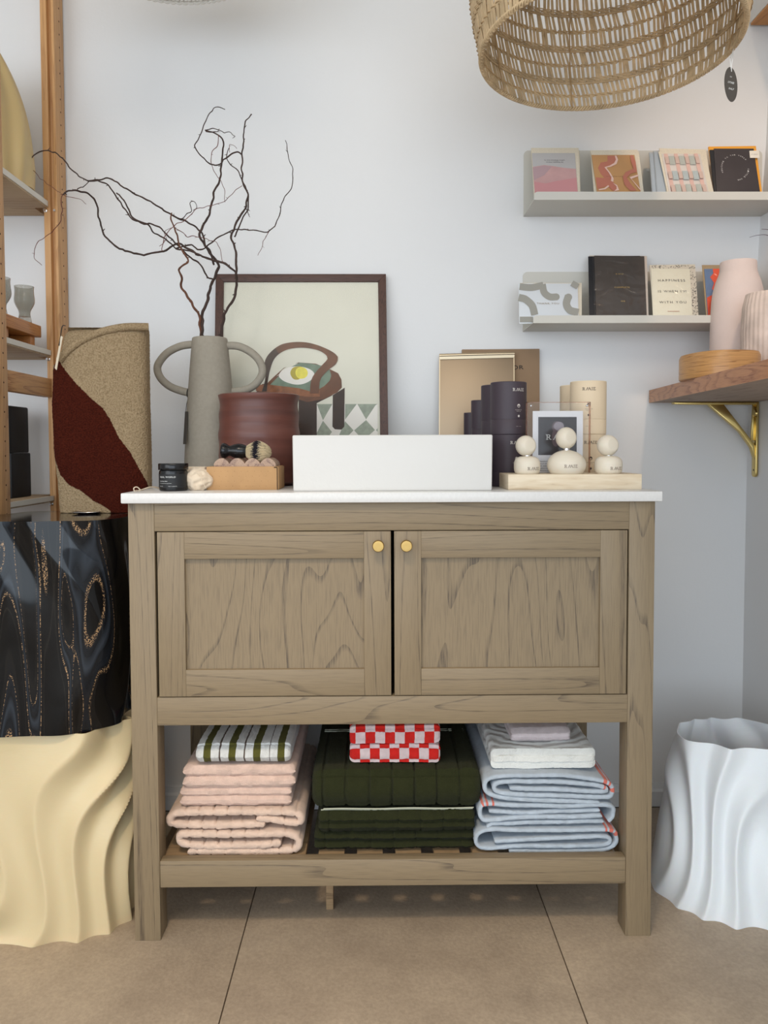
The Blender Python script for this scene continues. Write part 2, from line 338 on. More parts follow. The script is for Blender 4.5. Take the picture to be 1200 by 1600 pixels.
# cotton pouch with drawstring
def blobmesh(c, rad, fn, nu=48, nv=30):
    vs = []; fs = []
    for j in range(nv+1):
        ph = -pi/2+pi*j/nv
        for i in range(nu):
            th = 2*pi*i/nu; p = Vector((cos(ph)*cos(th), cos(ph)*sin(th), sin(ph))); p = fn(p); vs.append(Vector(c)+Vector((p.x*rad[0], p.y*rad[1], p.z*rad[2])))
    for j in range(nv):
        for i in range(nu): fs.append((j*nu+i, j*nu+(i+1) % nu, (j+1)*nu+(i+1) % nu, (j+1)*nu+i))
    return MB().add(vs, fs)
m_cot = mat('unbleached_cotton', (226, 208, 184), .95, bump=(500, .0006), sheen=.2)
def pouch(p):
    q = Vector(p); q.x = max(-.95, q.x)
    s = 1-.0*abs(q.x); f = noise.noise(q*2.6)*.22+.09*sin(9*math.atan2(q.z, q.y)+3*q.x)*(max(0, q.x)**1.2+.15)
    r = (1+f)*(1-.35*max(0, q.x-.35)); q = Vector((q.x, q.y*r, q.z*r))
    q.z = max(-.88, q.z); return q
pc = at(311, 749, Y=.082)
pou = thing('cotton_pouch', (pc.x, pc.y, Z0), 'small cream cotton drawstring pouch lying between black jar and cardboard box', 'pouch')
pb = blobmesh((pc.x-.002, .085, Z0+.0205), (.030, .024, .0232), pouch, 72, 40)
build('cloth_body', pb, m_cot, pou, smooth=True)
build('cloth_seam', MB().tube(cr([at(322, 763, Y=.058), at(316, 752, Y=.056), at(313, 742, Y=.060), at(302, 736, Y=.064)], 6), .0006, 6), m_cot, pou, smooth=True)
cap = MB().box(at(286, 733, Y=.115)-Vector((0, 0, .012)), at(322, 729, Y=.125)+Vector((0, .02, 0)))
build('folded_edge', cap, m_cot, pou, bevel=.003)
cord = [at(250, 764, Y=.115), at(236, 761, Y=.09), at(222, 765, Y=.07), at(212, 769, Y=.045), at(209, 763, Y=.04), at(214, 761, Y=.045), at(219, 766, Y=.05), at(212, 768, Y=.055)]
cord = [Vector((p.x, p.y, max(p.z, Z0+.0012))) for p in cr(cord, 8)]
build('drawstring', MB().tube(cord, .0011, 8).tube([c+Vector((.001, .012, 0)) for c in cord[:26]], .0011, 8), m_cot, pou, smooth=True)

# cardboard box
m_card = mat('brown_cardboard', (186, 146, 102), .85, bump=(300, .0003), var=(30, .06))
m_cdk = mat('cardboard_slot', (40, 28, 22), .9)
bf0, bf1 = at(323, 766, Y=.085), at(434, 766, Y=.085)
cb = thing('cardboard_box', ((bf0.x+bf1.x)/2, .14, Z0), 'small closed brown cardboard box standing under the wooden soap dish', 'box')
bt = at(400, 729, Y=.085).z
boxo('box_body', (bf0.x, .085, Z0), (bf1.x-.001, .19, bt), m_card, cb, .0008)
boxo('side_flap', (bf1.x-.0005, .0865, Z0+.0005), (bf1.x+.0015, .1895, bt-.001), m_card, cb, .0003)
boxo('lid_slot', (bf1.x-.007, .0838, bt-.0025), (bf1.x-.001, .0852, bt-.0008), m_cdk, cb, 0)
boxo('corner_gap', (bf1.x-.0016, .0845, Z0+.001), (bf1.x-.0004, .087, bt-.002), m_cdk, cb, 0)
hol = MB()
for r_ in range(4):
    for c_ in range(9):
        x = bf0.x+.012+c_*.0135+(r_ % 2)*.004; z = Z0+.008+r_*.010; hol.lathe([(0, 0), (.0004, 0), (.0004, .0003), (0, .0003)], (x, .0848, z), 6, Matrix.Rotation(pi/2, 4, 'X'))
build('punched_dots', hol, m_cdk, cb)

# scalloped soap dish
m_dish = wood('soap_dish_wood', (182, 154, 132), (134, 108, 98), 'y', .6, rings=2, across=22, along=5)
sd = MB(); sx0, sx1 = at(335, 729, Y=.10).x, at(431, 729, Y=.10).x; bt2 = bt
pr = [(sx0, bt2)]; n = 64; Ls = 4
for i in range(n+1):
    u = i/n; ph = (u*Ls) % 1 if i < n else 0
    pr.append((sx0+(sx1-sx0)*u, bt2+.0055+.0115*abs(sin(pi*u*Ls))**.75))
pr.append((sx1, bt2))
sdo = MB().prism(pr, 'y', .095, .168)
tag(build('soap_dish', sdo, m_dish, smooth=True), 'wavy ridged wooden soap dish on top of the cardboard box', 'soap dish')

# shaving brush
sb_y = .122; bA = at(346, 702, Y=sb_y); bB = at(427, 705, Y=sb_y); zr = bt2+.017
ax = (bB-bA).normalized(); Lb = (bB-bA).length; Q = Vector((0, 0, 1)).rotation_difference(ax).to_matrix()
br = thing('shaving_brush', ((bA.x+bB.x)/2, sb_y, zr), 'shaving brush with black handle lying on the wooden soap dish', 'brush')
ctr = Vector((bA.x, sb_y, zr+.0155)); KR = 1.12
build('handle', MB().lathe([(a_*KR, b2_*KR) for a_, b2_ in ((0, 0), (.0120, 0), (.0138, .002), (.0142, .005), (.0130, .009), (.0098, .0135), (.0095, .0165), (.0125, .023), (.0140, .030), (.0138, .037), (.0120, .043), (.0108, .046), (0, .046))], ctr, 48, Q), m_black, br, smooth=True)
m_br1 = mat('brush_hair_cream', (226, 208, 172), .9, bump=(700, .001)); m_br2 = mat('brush_hair_dark', (44, 40, 50), .9, bump=(700, .001))
bh = MB(); random.seed(3)
for i in range(900):
    a = random.random()*2*pi; r = math.sqrt(random.random()); r0 = .0108*r; L_ = .0645-.0165*r*r*.9+random.uniform(-.0015, .001)
    spread = .0238*r**.9
    def pt(s): 
        e = r0+(spread-r0)*min(1, s/.6)**.8 if s < .75 else spread*(1-.22*(s-.75)/.25)
        return ctr+Q@Vector((cos(a)*e, sin(a)*e, .0505+s*(L_-.012)))
    s1 = .38+random.uniform(-.09, .09); s2 = .72+random.uniform(-.1, .1)
    for lo, hi, mi in ((0, s1, 0), (s1, s2, 1), (s2, 1, 0)):
        bh.tube([pt(lo), pt((lo+hi)/2), pt(hi)], [.00042]*3, 3, m=mi)
tag(build('bristles', bh, [m_br1, m_br2], br, label='fan of cream bristles with a dark band'), kind='stuff')
build('bristle_core', MB().lathe([(0, .050), (.0095, .052), (.016, .066), (.0185, .077), (.018, .083), (0, .084)], ctr, 24, Q), m_br2, br, smooth=True)

# terracotta pot
m_terra = bpy.data.materials.new('terracotta_glaze'); m_terra.use_nodes = True
nt = m_terra.node_tree; b = nt.nodes['Principled BSDF']; tcn = nt.nodes.new('ShaderNodeTexCoord'); mp = nt.nodes.new('ShaderNodeMapping'); mp.inputs['Scale'].default_value = (2, 2, 40)
nn_ = nt.nodes.new('ShaderNodeTexNoise'); nn_.inputs['Scale'].default_value = 1; nn_.inputs['Detail'].default_value = 4; rp = nt.nodes.new('ShaderNodeValToRGB')
rp.color_ramp.elements[0].position = .3; rp.color_ramp.elements[1].position = .7; rp.color_ramp.elements[0].color = lin((82, 46, 40)); rp.color_ramp.elements[1].color = lin((118, 70, 58))
nt.links.new(tcn.outputs['Object'], mp.inputs[0]); nt.links.new(mp.outputs[0], nn_.inputs['Vector']); nt.links.new(nn_.outputs['Fac'], rp.inputs[0]); nt.links.new(rp.outputs[0], b.inputs['Base Color'])
bpn = nt.nodes.new('ShaderNodeBump'); bpn.inputs['Distance'].default_value = .002; nt.links.new(nn_.outputs['Fac'], bpn.inputs['Height']); nt.links.new(bpn.outputs[0], b.inputs['Normal']); b.inputs['Roughness'].default_value = .38
pX, pY, pR = -.296, .290, .0905; pz = at(406, 614, Y=pY-.06).z-Z0
pot = [(0, 0), (.072, 0), (.078, .004)]
for i in range(30):
    u = i/29; pot.append((pR*(.955+.05*sin(pi*min(1, u*1.05)))+.0012*sin(u*26)+(.004*(u-.85)/.15 if u > .85 else 0), .008+u*(pz-.012)))
pot += [(pR+.001, pz-.002), (pR-.003, pz), (pR-.006, pz-.002), (pR-.008, pz-.03), (pR-.010, .02), (0, .014)]
tag(build('plant_pot', MB().lathe(pot, (pX, pY, Z0), 96), m_terra, smooth=True), 'round reddish brown glazed terracotta pot behind the shaving brush', 'pot')

# two-handled vase
m_stone = mat('grey_stoneware', (158, 150, 136), .9, bump=(500, .0005), var=(120, .05))
vX, vY = -.4265, .390; vz = at(328, 528, Y=vY).z
va = thing('two_handled_vase', (vX, vY, Z0), 'tall tapering matt grey stoneware vase with two big loop handles', 'vase')
H = vz-Z0; p_ = [(0, 0), (.063, 0), (.0655, .003)]+[(.0655-(.0655-.0415)*(i/20)**1.0-.004*sin(pi*i/20)*-1*.6, .003+(H-.006)*i/20) for i in range(1, 21)]
p_ += [(.0405, H-.001), (.0385, H), (.0365, H-.002), (.036, H-.05), (.05, .02), (0, .012)]
build('vase_body', MB().lathe(p_, (vX, vY, Z0), 72), m_stone, va, smooth=True)
def rad(z): u = (z-Z0)/H; return .0655-.024*u
hl = [(302, 538), (282, 541), (262, 551), (249, 566), (246, 578), (252, 592), (266, 604), (284, 611), (298, 614)]
hr = [(353, 540), (372, 541), (390, 549), (404, 562), (410, 577), (407, 590), (396, 603), (380, 610), (362, 612)]
for h in (hl, hr): build('handle', MB().tube(cr([at(x, y, Y=vY) for x, y in h], 8), .0092, 16), m_stone, va, smooth=True)
m_blk = mat('black_cord', (20, 20, 22), .7)
rg = [at(294.5+2.5*sin(a)*.3, 614+0*a, Y=vY)+Vector((.001*cos(a), .0108*cos(a), .0108*sin(a))) for a in [2*pi*i/24 for i in range(24)]]
tg = thing('vase_price_tag', tuple(at(289, 690, Y=vY-.02)), 'dark card tag hanging by black cord from the left handle of grey vase', 'tag')
build('cord', MB().tube(rg, .0011, 6, closed=True).tube([at(294, 621, Y=vY-.01), at(291.5, 632, Y=vY-.015), at(290, 645, Y=vY-.018)], .0008, 6), m_blk, tg, smooth=True)
build('card', MB().slab([at(289, 643, Y=vY-.02), at(293, 643, Y=vY-.035), at(290.5, 694, Y=vY-.06), at(286, 694, Y=vY-.045)], (.0006, .0006, 0)), mat('tag_card', (70, 66, 60), .7), tg)

# ------------------------------------------------------------------ twisted branches
m_bark = mat('dark_bark', (66, 50, 44), .8, bump=(300, .0008), var=(25, .3)); m_bark2 = mat('red_brown_bark', (98, 62, 44), .8, bump=(300, .0008), var=(25, .3)); m_twig = mat('thin_red_twig', (104, 58, 50), .8, var=(25, .2))
BR = {
 'a': ('twisted willow branch with reddish brown bark, leaning left out of the grey vase mouth', [
   ([(757, 1030), (745, 990), (738, 930), (715, 895), (690, 855), (665, 815), (664, 775), (652, 740), (672, 716), (692, 706), (685, 680), (662, 645), (648, 600), (630, 555), (618, 520), (622, 495)], 3.2, 1.5, 1, 0),
   ([(583, 660), (592, 600), (610, 575), (640, 550), (690, 520), (722, 485), (770, 470), (815, 460), (850, 450), (880, 415), (920, 382)], .9, .7, 2, -.02),
   ([(640, 560), (660, 580), (690, 600), (720, 596), (760, 608), (805, 620), (830, 655), (840, 710)], .9, .6, 2, -.02),
   ([(620, 505), (640, 512), (668, 522), (690, 500), (706, 488), (696, 456), (712, 450), (730, 475), (712, 488)], 1.3, .7, 0, .01),
   ([(570, 640), (600, 610), (590, 580), (620, 560)], .7, .5, 2, .0)]),
 'b': ('tallest twisted dark willow branch, rising from vase centre and sending long arms left', [
   ([(745, 1030), (752, 980), (757, 925), (776, 870), (785, 820), (803, 780), (820, 735), (815, 705), (785, 665), (760, 630), (742, 595), (757, 545), (782, 505), (796, 450), (806, 400), (830, 350), (836, 300), (838, 250), (845, 205), (828, 170), (800, 160), (765, 145)], 3.9, 1.6, 0, .01),
   ([(803, 780), (775, 775), (745, 720), (700, 685), (650, 640), (600, 590), (545, 545), (510, 545), (455, 525), (420, 480), (385, 425), (355, 382), (320, 365), (265, 362), (235, 345), (200, 320), (160, 270), (120, 238), (60, 240), (28, 265), (15, 312)], 2.0, 1.3, 0, -.01),
   ([(265, 362), (310, 357), (360, 352), (430, 395), (530, 450), (610, 500), (660, 525), (715, 550), (748, 582), (762, 630), (790, 680), (806, 720)], 1.7, 2.3, 0, .02),
   ([(640, 652), (700, 632), (740, 655), (790, 630), (825, 600), (890, 570), (960, 570), (1035, 578), (1080, 510), (1100, 440), (1132, 390), (1137, 320), (1118, 260), (1110, 190)], 1.9, .8, 0, .03),
   ([(1035, 578), (1015, 615), (1008, 640), (990, 680)], .8, .5, 2, .03),
   ([(822, 165), (820, 200), (792, 250), (800, 310), (830, 360), (848, 395), (852, 450)], .9, .6, 2, .0),
   ([(765, 145), (800, 138), (832, 150), (870, 158), (895, 172), (880, 178)], 1.1, .5, 0, -.01),
   ([(768, 152), (790, 160), (815, 150), (828, 140)], 1.2, .7, 0, -.02),
   ([(15, 300), (50, 335), (95, 378), (150, 412)], .6, .6, 2, -.01),
   ([(4, 296), (16, 300), (12, 322), (18, 306)], .7, .5, 0, -.01)]),
 'c': ('twisted dark willow branch standing at the right edge of grey vase mouth', [
   ([(830, 1030), (838, 980), (852, 920), (890, 862), (897, 800), (897, 752), (898, 690), (888, 640), (876, 600), (890, 560), (915, 510), (938, 470), (944, 420), (925, 360), (921, 300), (922, 240), (930, 190), (930, 150), (940, 110), (965, 78)], 3.3, 1.2, 0, .0),
   ([(897, 752), (850, 715), (780, 695), (720, 668), (650, 630), (590, 660), (490, 674), (400, 650), (345, 605), (315, 530), (296, 440), (250, 412), (215, 403), (180, 405), (160, 420)], 2.6, 1.9, 0, .005),
   ([(780, 695), (700, 660), (640, 650), (600, 612), (545, 580), (520, 548), (455, 515), (430, 460), (388, 412)], 1.8, 1.7, 0, -.015),
   ([(890, 600), (915, 545), (945, 480), (948, 430), (925, 365), (905, 320), (870, 290), (858, 255), (870, 225)], 1.9, .9, 0, .02),
   ([(922, 248), (885, 240), (850, 270), (815, 295), (780, 285), (740, 245), (718, 215), (740, 170), (765, 115), (790, 65), (820, 48), (848, 58)], 1.8, .9, 0, -.01),
   ([(215, 405), (222, 392), (252, 384), (270, 362)], 1.2, 1.0, 0, .0),
   ([(160, 420), (152, 440), (155, 480), (145, 540), (100, 592), (55, 620), (37, 680), (65, 720)], 1.1, .6, 2, -.01),
   ([(150, 418), (200, 432), (232, 440), (258, 462)], .7, .5, 2, .01),
   ([(940, 480), (955, 512)], 1.1, .6, 0, .0), ([(868, 240), (870, 205), (902, 220)], .6, .5, 2, .0)])}
for key, (lab, ls) in BR.items():
    th = None
    for i, (pts, r0, r1, mi, dy) in enumerate(ls):
        P = []
        for j, (x, y) in enumerate(pts):
            X, Y_ = 40+x/2.727, 150+y/2.727
            dep = vY+ (dy+.03*sin(X*.05+i+ord(key)) if Y_ < 500 else ((X-328)*.0004))
            if Y_ >= 440 and Y_ < 500: dep = vY+(dep-vY)*.4
            P.append(at(X, Y_, Y=dep))
        if i == 0: P[0] = Vector((max(vX-.025, min(vX+.028, P[0].x)), vY, vz-.05))
        if th is None: th = thing('willow_branch', tuple(P[0]), lab, 'branch', 'twisted branches in the grey vase')
        C_ = cr(P, 7); n = len(C_); rs = []
        for k in range(n):
            C_[k] = C_[k]+Vector((noise.noise(C_[k]*60), 0, noise.noise(C_[k]*60+Vector((5, 5, 5)))))*.0036*(0 if k == 0 else 1)
            rs.append((r0+(r1-r0)*k/(n-1))*.00102*(1+.22*noise.noise(C_[k]*90)))
        mb = MB().tube(C_, rs, 7)
        random.seed(i+ord(key))
        for k in range(5, n-2, 9):                       # little spurs and buds
            if random.random() < .6:
                d = Vector((random.uniform(-1, 1), random.uniform(-.4, .4), random.uniform(-.3, 1))).normalized()*random.uniform(.003, .009)
                mb.tube([C_[k], C_[k]+d*.6, C_[k]+d], [rs[k]*.8, rs[k]*.5, rs[k]*.25], 5)
        build('stem' if i == 0 else 'twig', mb, (m_bark, m_bark2, m_twig)[mi], th, smooth=True)

# ------------------------------------------------------------------ framed print
PP = lean(.88, .462, 1.4155, .556)
m_fr = wood('dark_walnut_frame', (84, 56, 46), (52, 34, 30), 'x', .5, rings=8, across=60, along=5)
m_frz = wood('dark_walnut_frame_upright', (84, 56, 46), (52, 34, 30), 'z', .5, rings=8, across=60, along=5)
q = [PP(337, 428), PP(603, 428)]; wI = .0205
TL, TR = q; dn = (PP(470, 700)-PP(470, 500)).normalized(); hz = (TR-TL).normalized()
Hh = (TL.z-.8815)/(-dn.z)
BL, BR_ = TL+dn*Hh, TR+dn*Hh
pic = thing('framed_print', ((BL.x+BR_.x)/2, .47, Z0), 'framed art print of a wooden chair holding a lemon plate, leaning on the wall', 'picture')
n_ = PP.n
def bar4(a, b, c, d): return MB().slab([a, b, c, d], -n_*.018)
i1, i2, i3, i4 = TL+hz*wI+dn*wI, TR-hz*wI+dn*wI, BR_-hz*wI-dn*wI, BL+hz*wI-dn*wI
for nm, qd, mm in (('frame_bar', (TL, TR, i2, i1), m_fr), ('frame_bar', (BL, BR_, i3, i4), m_fr), ('frame_bar', (TL, i1, i4, BL), m_frz), ('frame_bar', (TR, i2, i3, BR_), m_frz)):
    build(nm, MB().slab([p+n_*.0 for p in qd], -n_*.018), mm, pic, bevel=.0006)
m_pap = mat('print_paper', (214, 212, 196), .7, var=(8, .03))
sh = build('print_sheet', MB().slab([p-n_*.006 for p in (i1, i2, i3, i4)], -n_*.002), m_pap, pic)
PS = Plane(PP.o-n_*.006, n_)
def c6(l): return [(400+x/6, 520+y/6) for x, y in l]          # points read from an enlarged view of the print
brn = mat('print_brown', (104, 66, 44), .7, var=(60, .25)); brd = mat('print_dark_brown', (58, 42, 34), .7, var=(40, .2)); bro = mat('print_rust', (140, 88, 56), .7, var=(80, .3))
grn = mat('print_green', (112, 130, 112), .7, var=(70, .2)); pgr = mat('print_grey_green', (150, 158, 142), .7, var=(80, .15)); pwh = mat('print_white', (228, 224, 216), .7); yel = mat('print_yellow', (224, 212, 84), .7, var=(120, .12)); yed = mat('print_ochre', (176, 160, 60), .7)
def c6s(l, n=5): return c6([tuple(p[:2]) for p in cr([(x, y, 0) for x, y in l], n, True)])
lay = []
# tiled floor of the print
lay.append((pwh, c6([(570, 668), (1140, 668), (1140, 1300), (-300, 1300), (-300, 1000), (570, 1000)])))
for a in ([(570, 668), (716, 668), (628, 820)], [(835, 668), (945, 668), (835, 815)], [(950, 668), (1140, 668), (1120, 680), (1032, 812)],
          [(628, 825), (712, 930), (690, 960), (560, 960)], [(835, 830), (915, 915), (870, 960), (780, 960)], [(1032, 818), (1115, 912), (1060, 960), (960, 960), (920, 915)], [(1125, 912), (1140, 895), (1140, 930)]):
    lay.append((pgr, c6(a)))
for k in range(4):                                            # the rows the sink hides
    for j in range(-3, 6):
        cx, cy_ = 628+404*j/2, 1115+200*k
        if k: lay.append((pgr, c6([(cx, cy_-110), (cx+85, cy_), (cx, cy_+100), (cx-85, cy_)]))) if 0 < cx < 1100 and cy_ < 1300 else None
lay.append((brd, c6([(720, 585), (832, 515), (828, 880), (800, 908), (740, 905), (716, 880)])))
lay.append((brd, c6([(400, 560), (720, 585), (570, 660), (570, 960), (400, 960)])))
lay.append((brn, c6([(100, 480), (160, 420), (260, 330), (400, 278), (560, 290), (700, 345), (770, 380), (802, 440), (805, 515), (760, 560), (640, 620), (480, 650), (400, 625), (0, 560), (60, 480)])))
lay.append((m_pap, c6s([(215, 395), (250, 345), (330, 300), (420, 285), (440, 300), (330, 330), (200, 400)])))
lay.append((grn, c6([(130, 490), (210, 410), (330, 320), (410, 280), (520, 290), (620, 310), (690, 345), (706, 400), (690, 450), (640, 500), (590, 530), (500, 548), (330, 530)])))
lay.append((pwh, c6s([(215, 400), (240, 360), (320, 322), (420, 318), (510, 345), (548, 390), (520, 440), (450, 478), (370, 486), (280, 462), (230, 430)])))
lay.append((yed, c6s([(322, 380), (345, 330), (400, 315), (440, 330), (440, 400), (400, 438), (350, 432)])))
lay.append((yel, c6s([(370, 380), (385, 335), (430, 322), (470, 340), (486, 375), (475, 410), (440, 430), (395, 425)])))
lay.append((bro, c6([(110, 485), (400, 520), (505, 548), (600, 540), (600, 600), (480, 600), (250, 570), (0, 545), (0, 490)])))
outer = [(55, 552), (88, 430), (78, 330), (90, 250), (140, 180), (230, 115), (340, 90), (460, 90), (570, 115), (680, 160), (750, 205), (770, 245), (745, 300), (690, 340), (640, 390), (600, 450), (590, 570)]
inner = [(505, 572), (515, 460), (550, 385), (620, 305), (672, 245), (650, 205), (580, 165), (450, 142), (320, 152), (230, 190), (170, 250), (135, 340), (112, 450), (100, 550)]
# chair back as a strip of quads (concave outline)
def resample(l, n):
    P = cr([(x, y, 0) for x, y in l], 12); d = [0]
    for a, b2 in zip(P, P[1:]): d.append(d[-1]+(b2-a).length)
    out = []
    for k in range(n+1):
        s = d[-1]*k/n; i = 0
        while i < len(d)-2 and d[i+1] < s: i += 1
        t_ = (s-d[i])/max(1e-9, d[i+1]-d[i]); p = P[i].lerp(P[i+1], t_); out.append((p.x, p.y))
    return out
oa, ib = resample(outer, 40), resample(inner[::-1], 40)
for k in range(40): lay.append((brd if k < 12 else brn, c6([oa[k], oa[k+1], ib[k+1], ib[k]])))
lay2 = lay[:]
d_ = MB(); ms = []
for i, (m, pts) in enumerate(lay2):
    if m not in ms: ms.append(m)
    d_.add([PS(x, y, .0003+.00004*i) for x, y in pts], [tuple(range(len(pts)))], ms.index(m))
build('printed_chair', d_, ms, sh)
m_glass = mat('picture_glass', (255, 255, 255), .02, trans=1, ior=1.3)
# clear pane: thin, mostly see-through, a faint mirror of the room
mg = bpy.data.materials.new('thin_glass'); mg.use_nodes = True; g = mg.node_tree; g.nodes.clear()
o_ = g.nodes.new('ShaderNodeOutputMaterial'); mxs = g.nodes.new('ShaderNodeMixShader'); tr = g.nodes.new('ShaderNodeBsdfTransparent'); gl = g.nodes.new('ShaderNodeBsdfGlossy'); gl.inputs['Roughness'].default_value = .16
fr_ = g.nodes.new('ShaderNodeFresnel'); fr_.inputs[0].default_value = 1.38
g.links.new(fr_.outputs[0], mxs.inputs[0]); g.links.new(tr.outputs[0], mxs.inputs[1]); g.links.new(gl.outputs[0], mxs.inputs[2]); g.links.new(mxs.outputs[0], o_.inputs[0])
build('glass_pane', MB().add([p-n_*.0025 for p in (i1, i2, i3, i4)], [(0, 1, 2, 3)]), mg, pic)

# ================================================================== THINGS ON THE COUNTER, RIGHT
# mirror and its carton, leaning on the wall behind the sink
MP = lean(.88, .505, 1.21, .548)
m_bronze = mat('bronze_mirror', (166, 146, 122), .42, .65); m_champ = mat('champagne_metal', (196, 178, 150), .3, 1.0)
mir = thing('leaning_mirror', (.23, .51, Z0), 'rectangular bronze tinted mirror with rolled metal top edge behind the sink', 'mirror')
a, b_, c_, d2 = MP(687, 556), MP(803, 553), None, None
dn2 = (MP(745, 650)-MP(745, 600)).normalized(); L2 = (a.z-.881)/(-dn2.z)
build('mirror_glass', MB().slab([a, b_, b_+dn2*L2, a+dn2*L2], -MP.n*.006), m_bronze, mir, bevel=.0005)
hz2 = (b_-a).normalized()
build('top_roll', MB().tube([a-hz2*.001+MP.n*.001-dn2*.0005, b_+hz2*.001+MP.n*.001-dn2*.0005], .0045, 16).add([a-hz2*.001+MP.n*.004+dn2*.003, b_+hz2*.001+MP.n*.004+dn2*.003, b_+hz2*.001+MP.n*.002+dn2*.010, a-hz2*.001+MP.n*.002+dn2*.010], [(0, 1, 2, 3)]), m_champ, mir, smooth=True)
for p in (a, b_): build('edge_strip', MB().slab([p+hz2*-.0012+MP.n*.0008, p+hz2*.0012+MP.n*.0008, p+hz2*.0012+MP.n*.0008+dn2*L2, p-hz2*.0012+MP.n*.0008+dn2*L2], -MP.n*.008), m_champ, mir)
CP = lean(.88, .535, 1.22, .562)
m_kraft = mat('kraft_carton', (148, 122, 96), .85, var=(12, .05))
ct = thing('mirror_carton', (.28, .545, Z0), 'flat brown kraft carton printed MIRROR standing behind the bronze mirror', 'carton')
A, B = CP(722, 546), CP(843, 545); dn3 = (CP(780, 650)-CP(780, 600)).normalized(); L3 = (A.z-.881)/(-dn3.z)
build('carton_body', MB().slab([A, B, B+dn3*L3, A+dn3*L3], -CP.n*.010), m_kraft, ct, bevel=.0006)
m_ink = mat('black_ink', (34, 32, 34), .7)
letter('lettering', ct, 'MIRROR', CP, (770, 578.5), (818, 577), 6.5, m_ink, sp=1.1)

# paper tubes
m_tube = mat('dark_plum_paper', (66, 56, 64), .5); m_tubc = mat('cream_paper', (228, 207, 176), .6, var=(10, .03)); m_silv = mat('silver_print', (214, 208, 200), .4); m_brint = mat('brown_print', (60, 46, 46), .6)
def tubecan(c, r, z0, h, m, ink, label, group, faces, ang):
    t_ = thing('paper_tube', (c[0], c[1], z0), label, 'tube', group)
    build('tube_body', MB().lathe([(0, 0), (r-.0006, 0), (r, .0006), (r, .031), (r-.0003, .0314)]+[(r-.0003, .032), (0, .032)], (*c, z0), 56), m, t_, smooth=True)
    build('tube_lid', MB().lathe([(0, .0322), (r, .0322), (r, h-.0015), (r-.0012, h-.0002), (r-.004, h-.0005), (r-.0045, h-.0015), (0, h-.0015)], (*c, z0), 56), m, t_, smooth=True)
    if faces:
        letter_round('lettering', t_, 'LOGO', c, r, ang, .0285, z0+h-.021, .0062, ink)
        e = MB()
        for k, (zz, rr) in enumerate(((h-.052, .0036), (h-.074, .0024))):       # little round emblems
            V = []
            for i in range(18):
                aa = ang+(rr*cos(2*pi*i/18))/r; V.append(Vector((c[0]+(r+.0004)*sin(aa), c[1]-(r+.0004)*cos(aa), z0+zz+rr*1.05*sin(2*pi*i/18))))
                aa = ang+(rr*.72*cos(2*pi*i/18))/r; V.append(Vector((c[0]+(r+.0004)*sin(aa), c[1]-(r+.0004)*cos(aa), z0+zz+rr*.75*sin(2*pi*i/18))))
            e.add(V, [(2*i, (2*i+2) % 36, (2*i+3) % 36, 2*i+1) for i in range(18)])
            hv = [V[1+2*i] for i in range(0, 10)] if k == 0 else [V[1+2*i] for i in range(18)]
            e.add(hv, [tuple(range(len(hv)))])
        build('emblem', e, ink, t_)
        letter_round('lettering', t_, 'RESTORATIVE', c, r, ang, .016, z0+h-.0615, .0013, ink); letter_round('lettering', t_, 'BODY OIL', c, r, ang, .010, z0+h-.0645, .0013, ink)
        letter_round('lettering', t_, '50ml / 1.7oz', c, r, ang, .012, z0+.016, .0013, ink)
    return t_
ht = .1125
D1 = (.257, .205); D2 = (.247, .288); D3 = (.222, .365); D4 = (.205, .432)
tubecan(D1, .0385, Z0, ht, m_tube, m_silv, 'dark plum paper tube, lower one of the front stack right of the sink', 'dark paper tubes', True, .30)
tubecan(D1, .0388, Z0+ht, ht, m_tube, m_silv, 'dark plum paper tube, upper one of the front stack right of the sink', 'dark paper tubes', True, .42)
tubecan(D2, .0385, Z0, ht, m_tube, m_silv, 'dark plum paper tube, lower one directly behind the front dark stack', 'dark paper tubes', False, .3)
tubecan(D2, .0385, Z0+ht, ht, m_tube, m_silv, 'dark plum paper tube, upper one directly behind the front dark stack', 'dark paper tubes', False, .3)
tubecan(D3, .027, Z0, .098, m_tube, m_silv, 'slim dark paper tube, lower one third in the receding row', 'dark paper tubes', False, .3)
tubecan(D3, .027, Z0+.098, .098, m_tube, m_silv, 'slim dark paper tube, upper one third in the receding row', 'dark paper tubes', False, .3)
tubecan(D4, .020, Z0, .17, m_tube, m_silv, 'slimmest dark paper tube at the back end of the row by the mirror', 'dark paper tubes', False, .3)
E1 = (.433, .215); E2 = (.430, .300)
tubecan(E1, .0385, Z0, ht, m_tubc, m_brint, 'cream paper tube, lower one of the stack behind the stone tray', 'cream paper tubes', True, -.10)
tubecan(E1, .0388, Z0+ht, .1145, m_tubc, m_brint, 'cream paper tube with brown lettering, upper one of the front cream stack', 'cream paper tubes', True, -.22)
tubecan(E2, .0385, Z0, ht, m_tubc, m_brint, 'cream paper tube, lower one of the stack behind the front cream stack', 'cream paper tubes', False, 0)
tubecan(E2, .0385, Z0+ht, ht, m_tubc, m_brint, 'cream paper tube, upper one of the stack behind the front cream stack', 'cream paper tubes', False, 0)

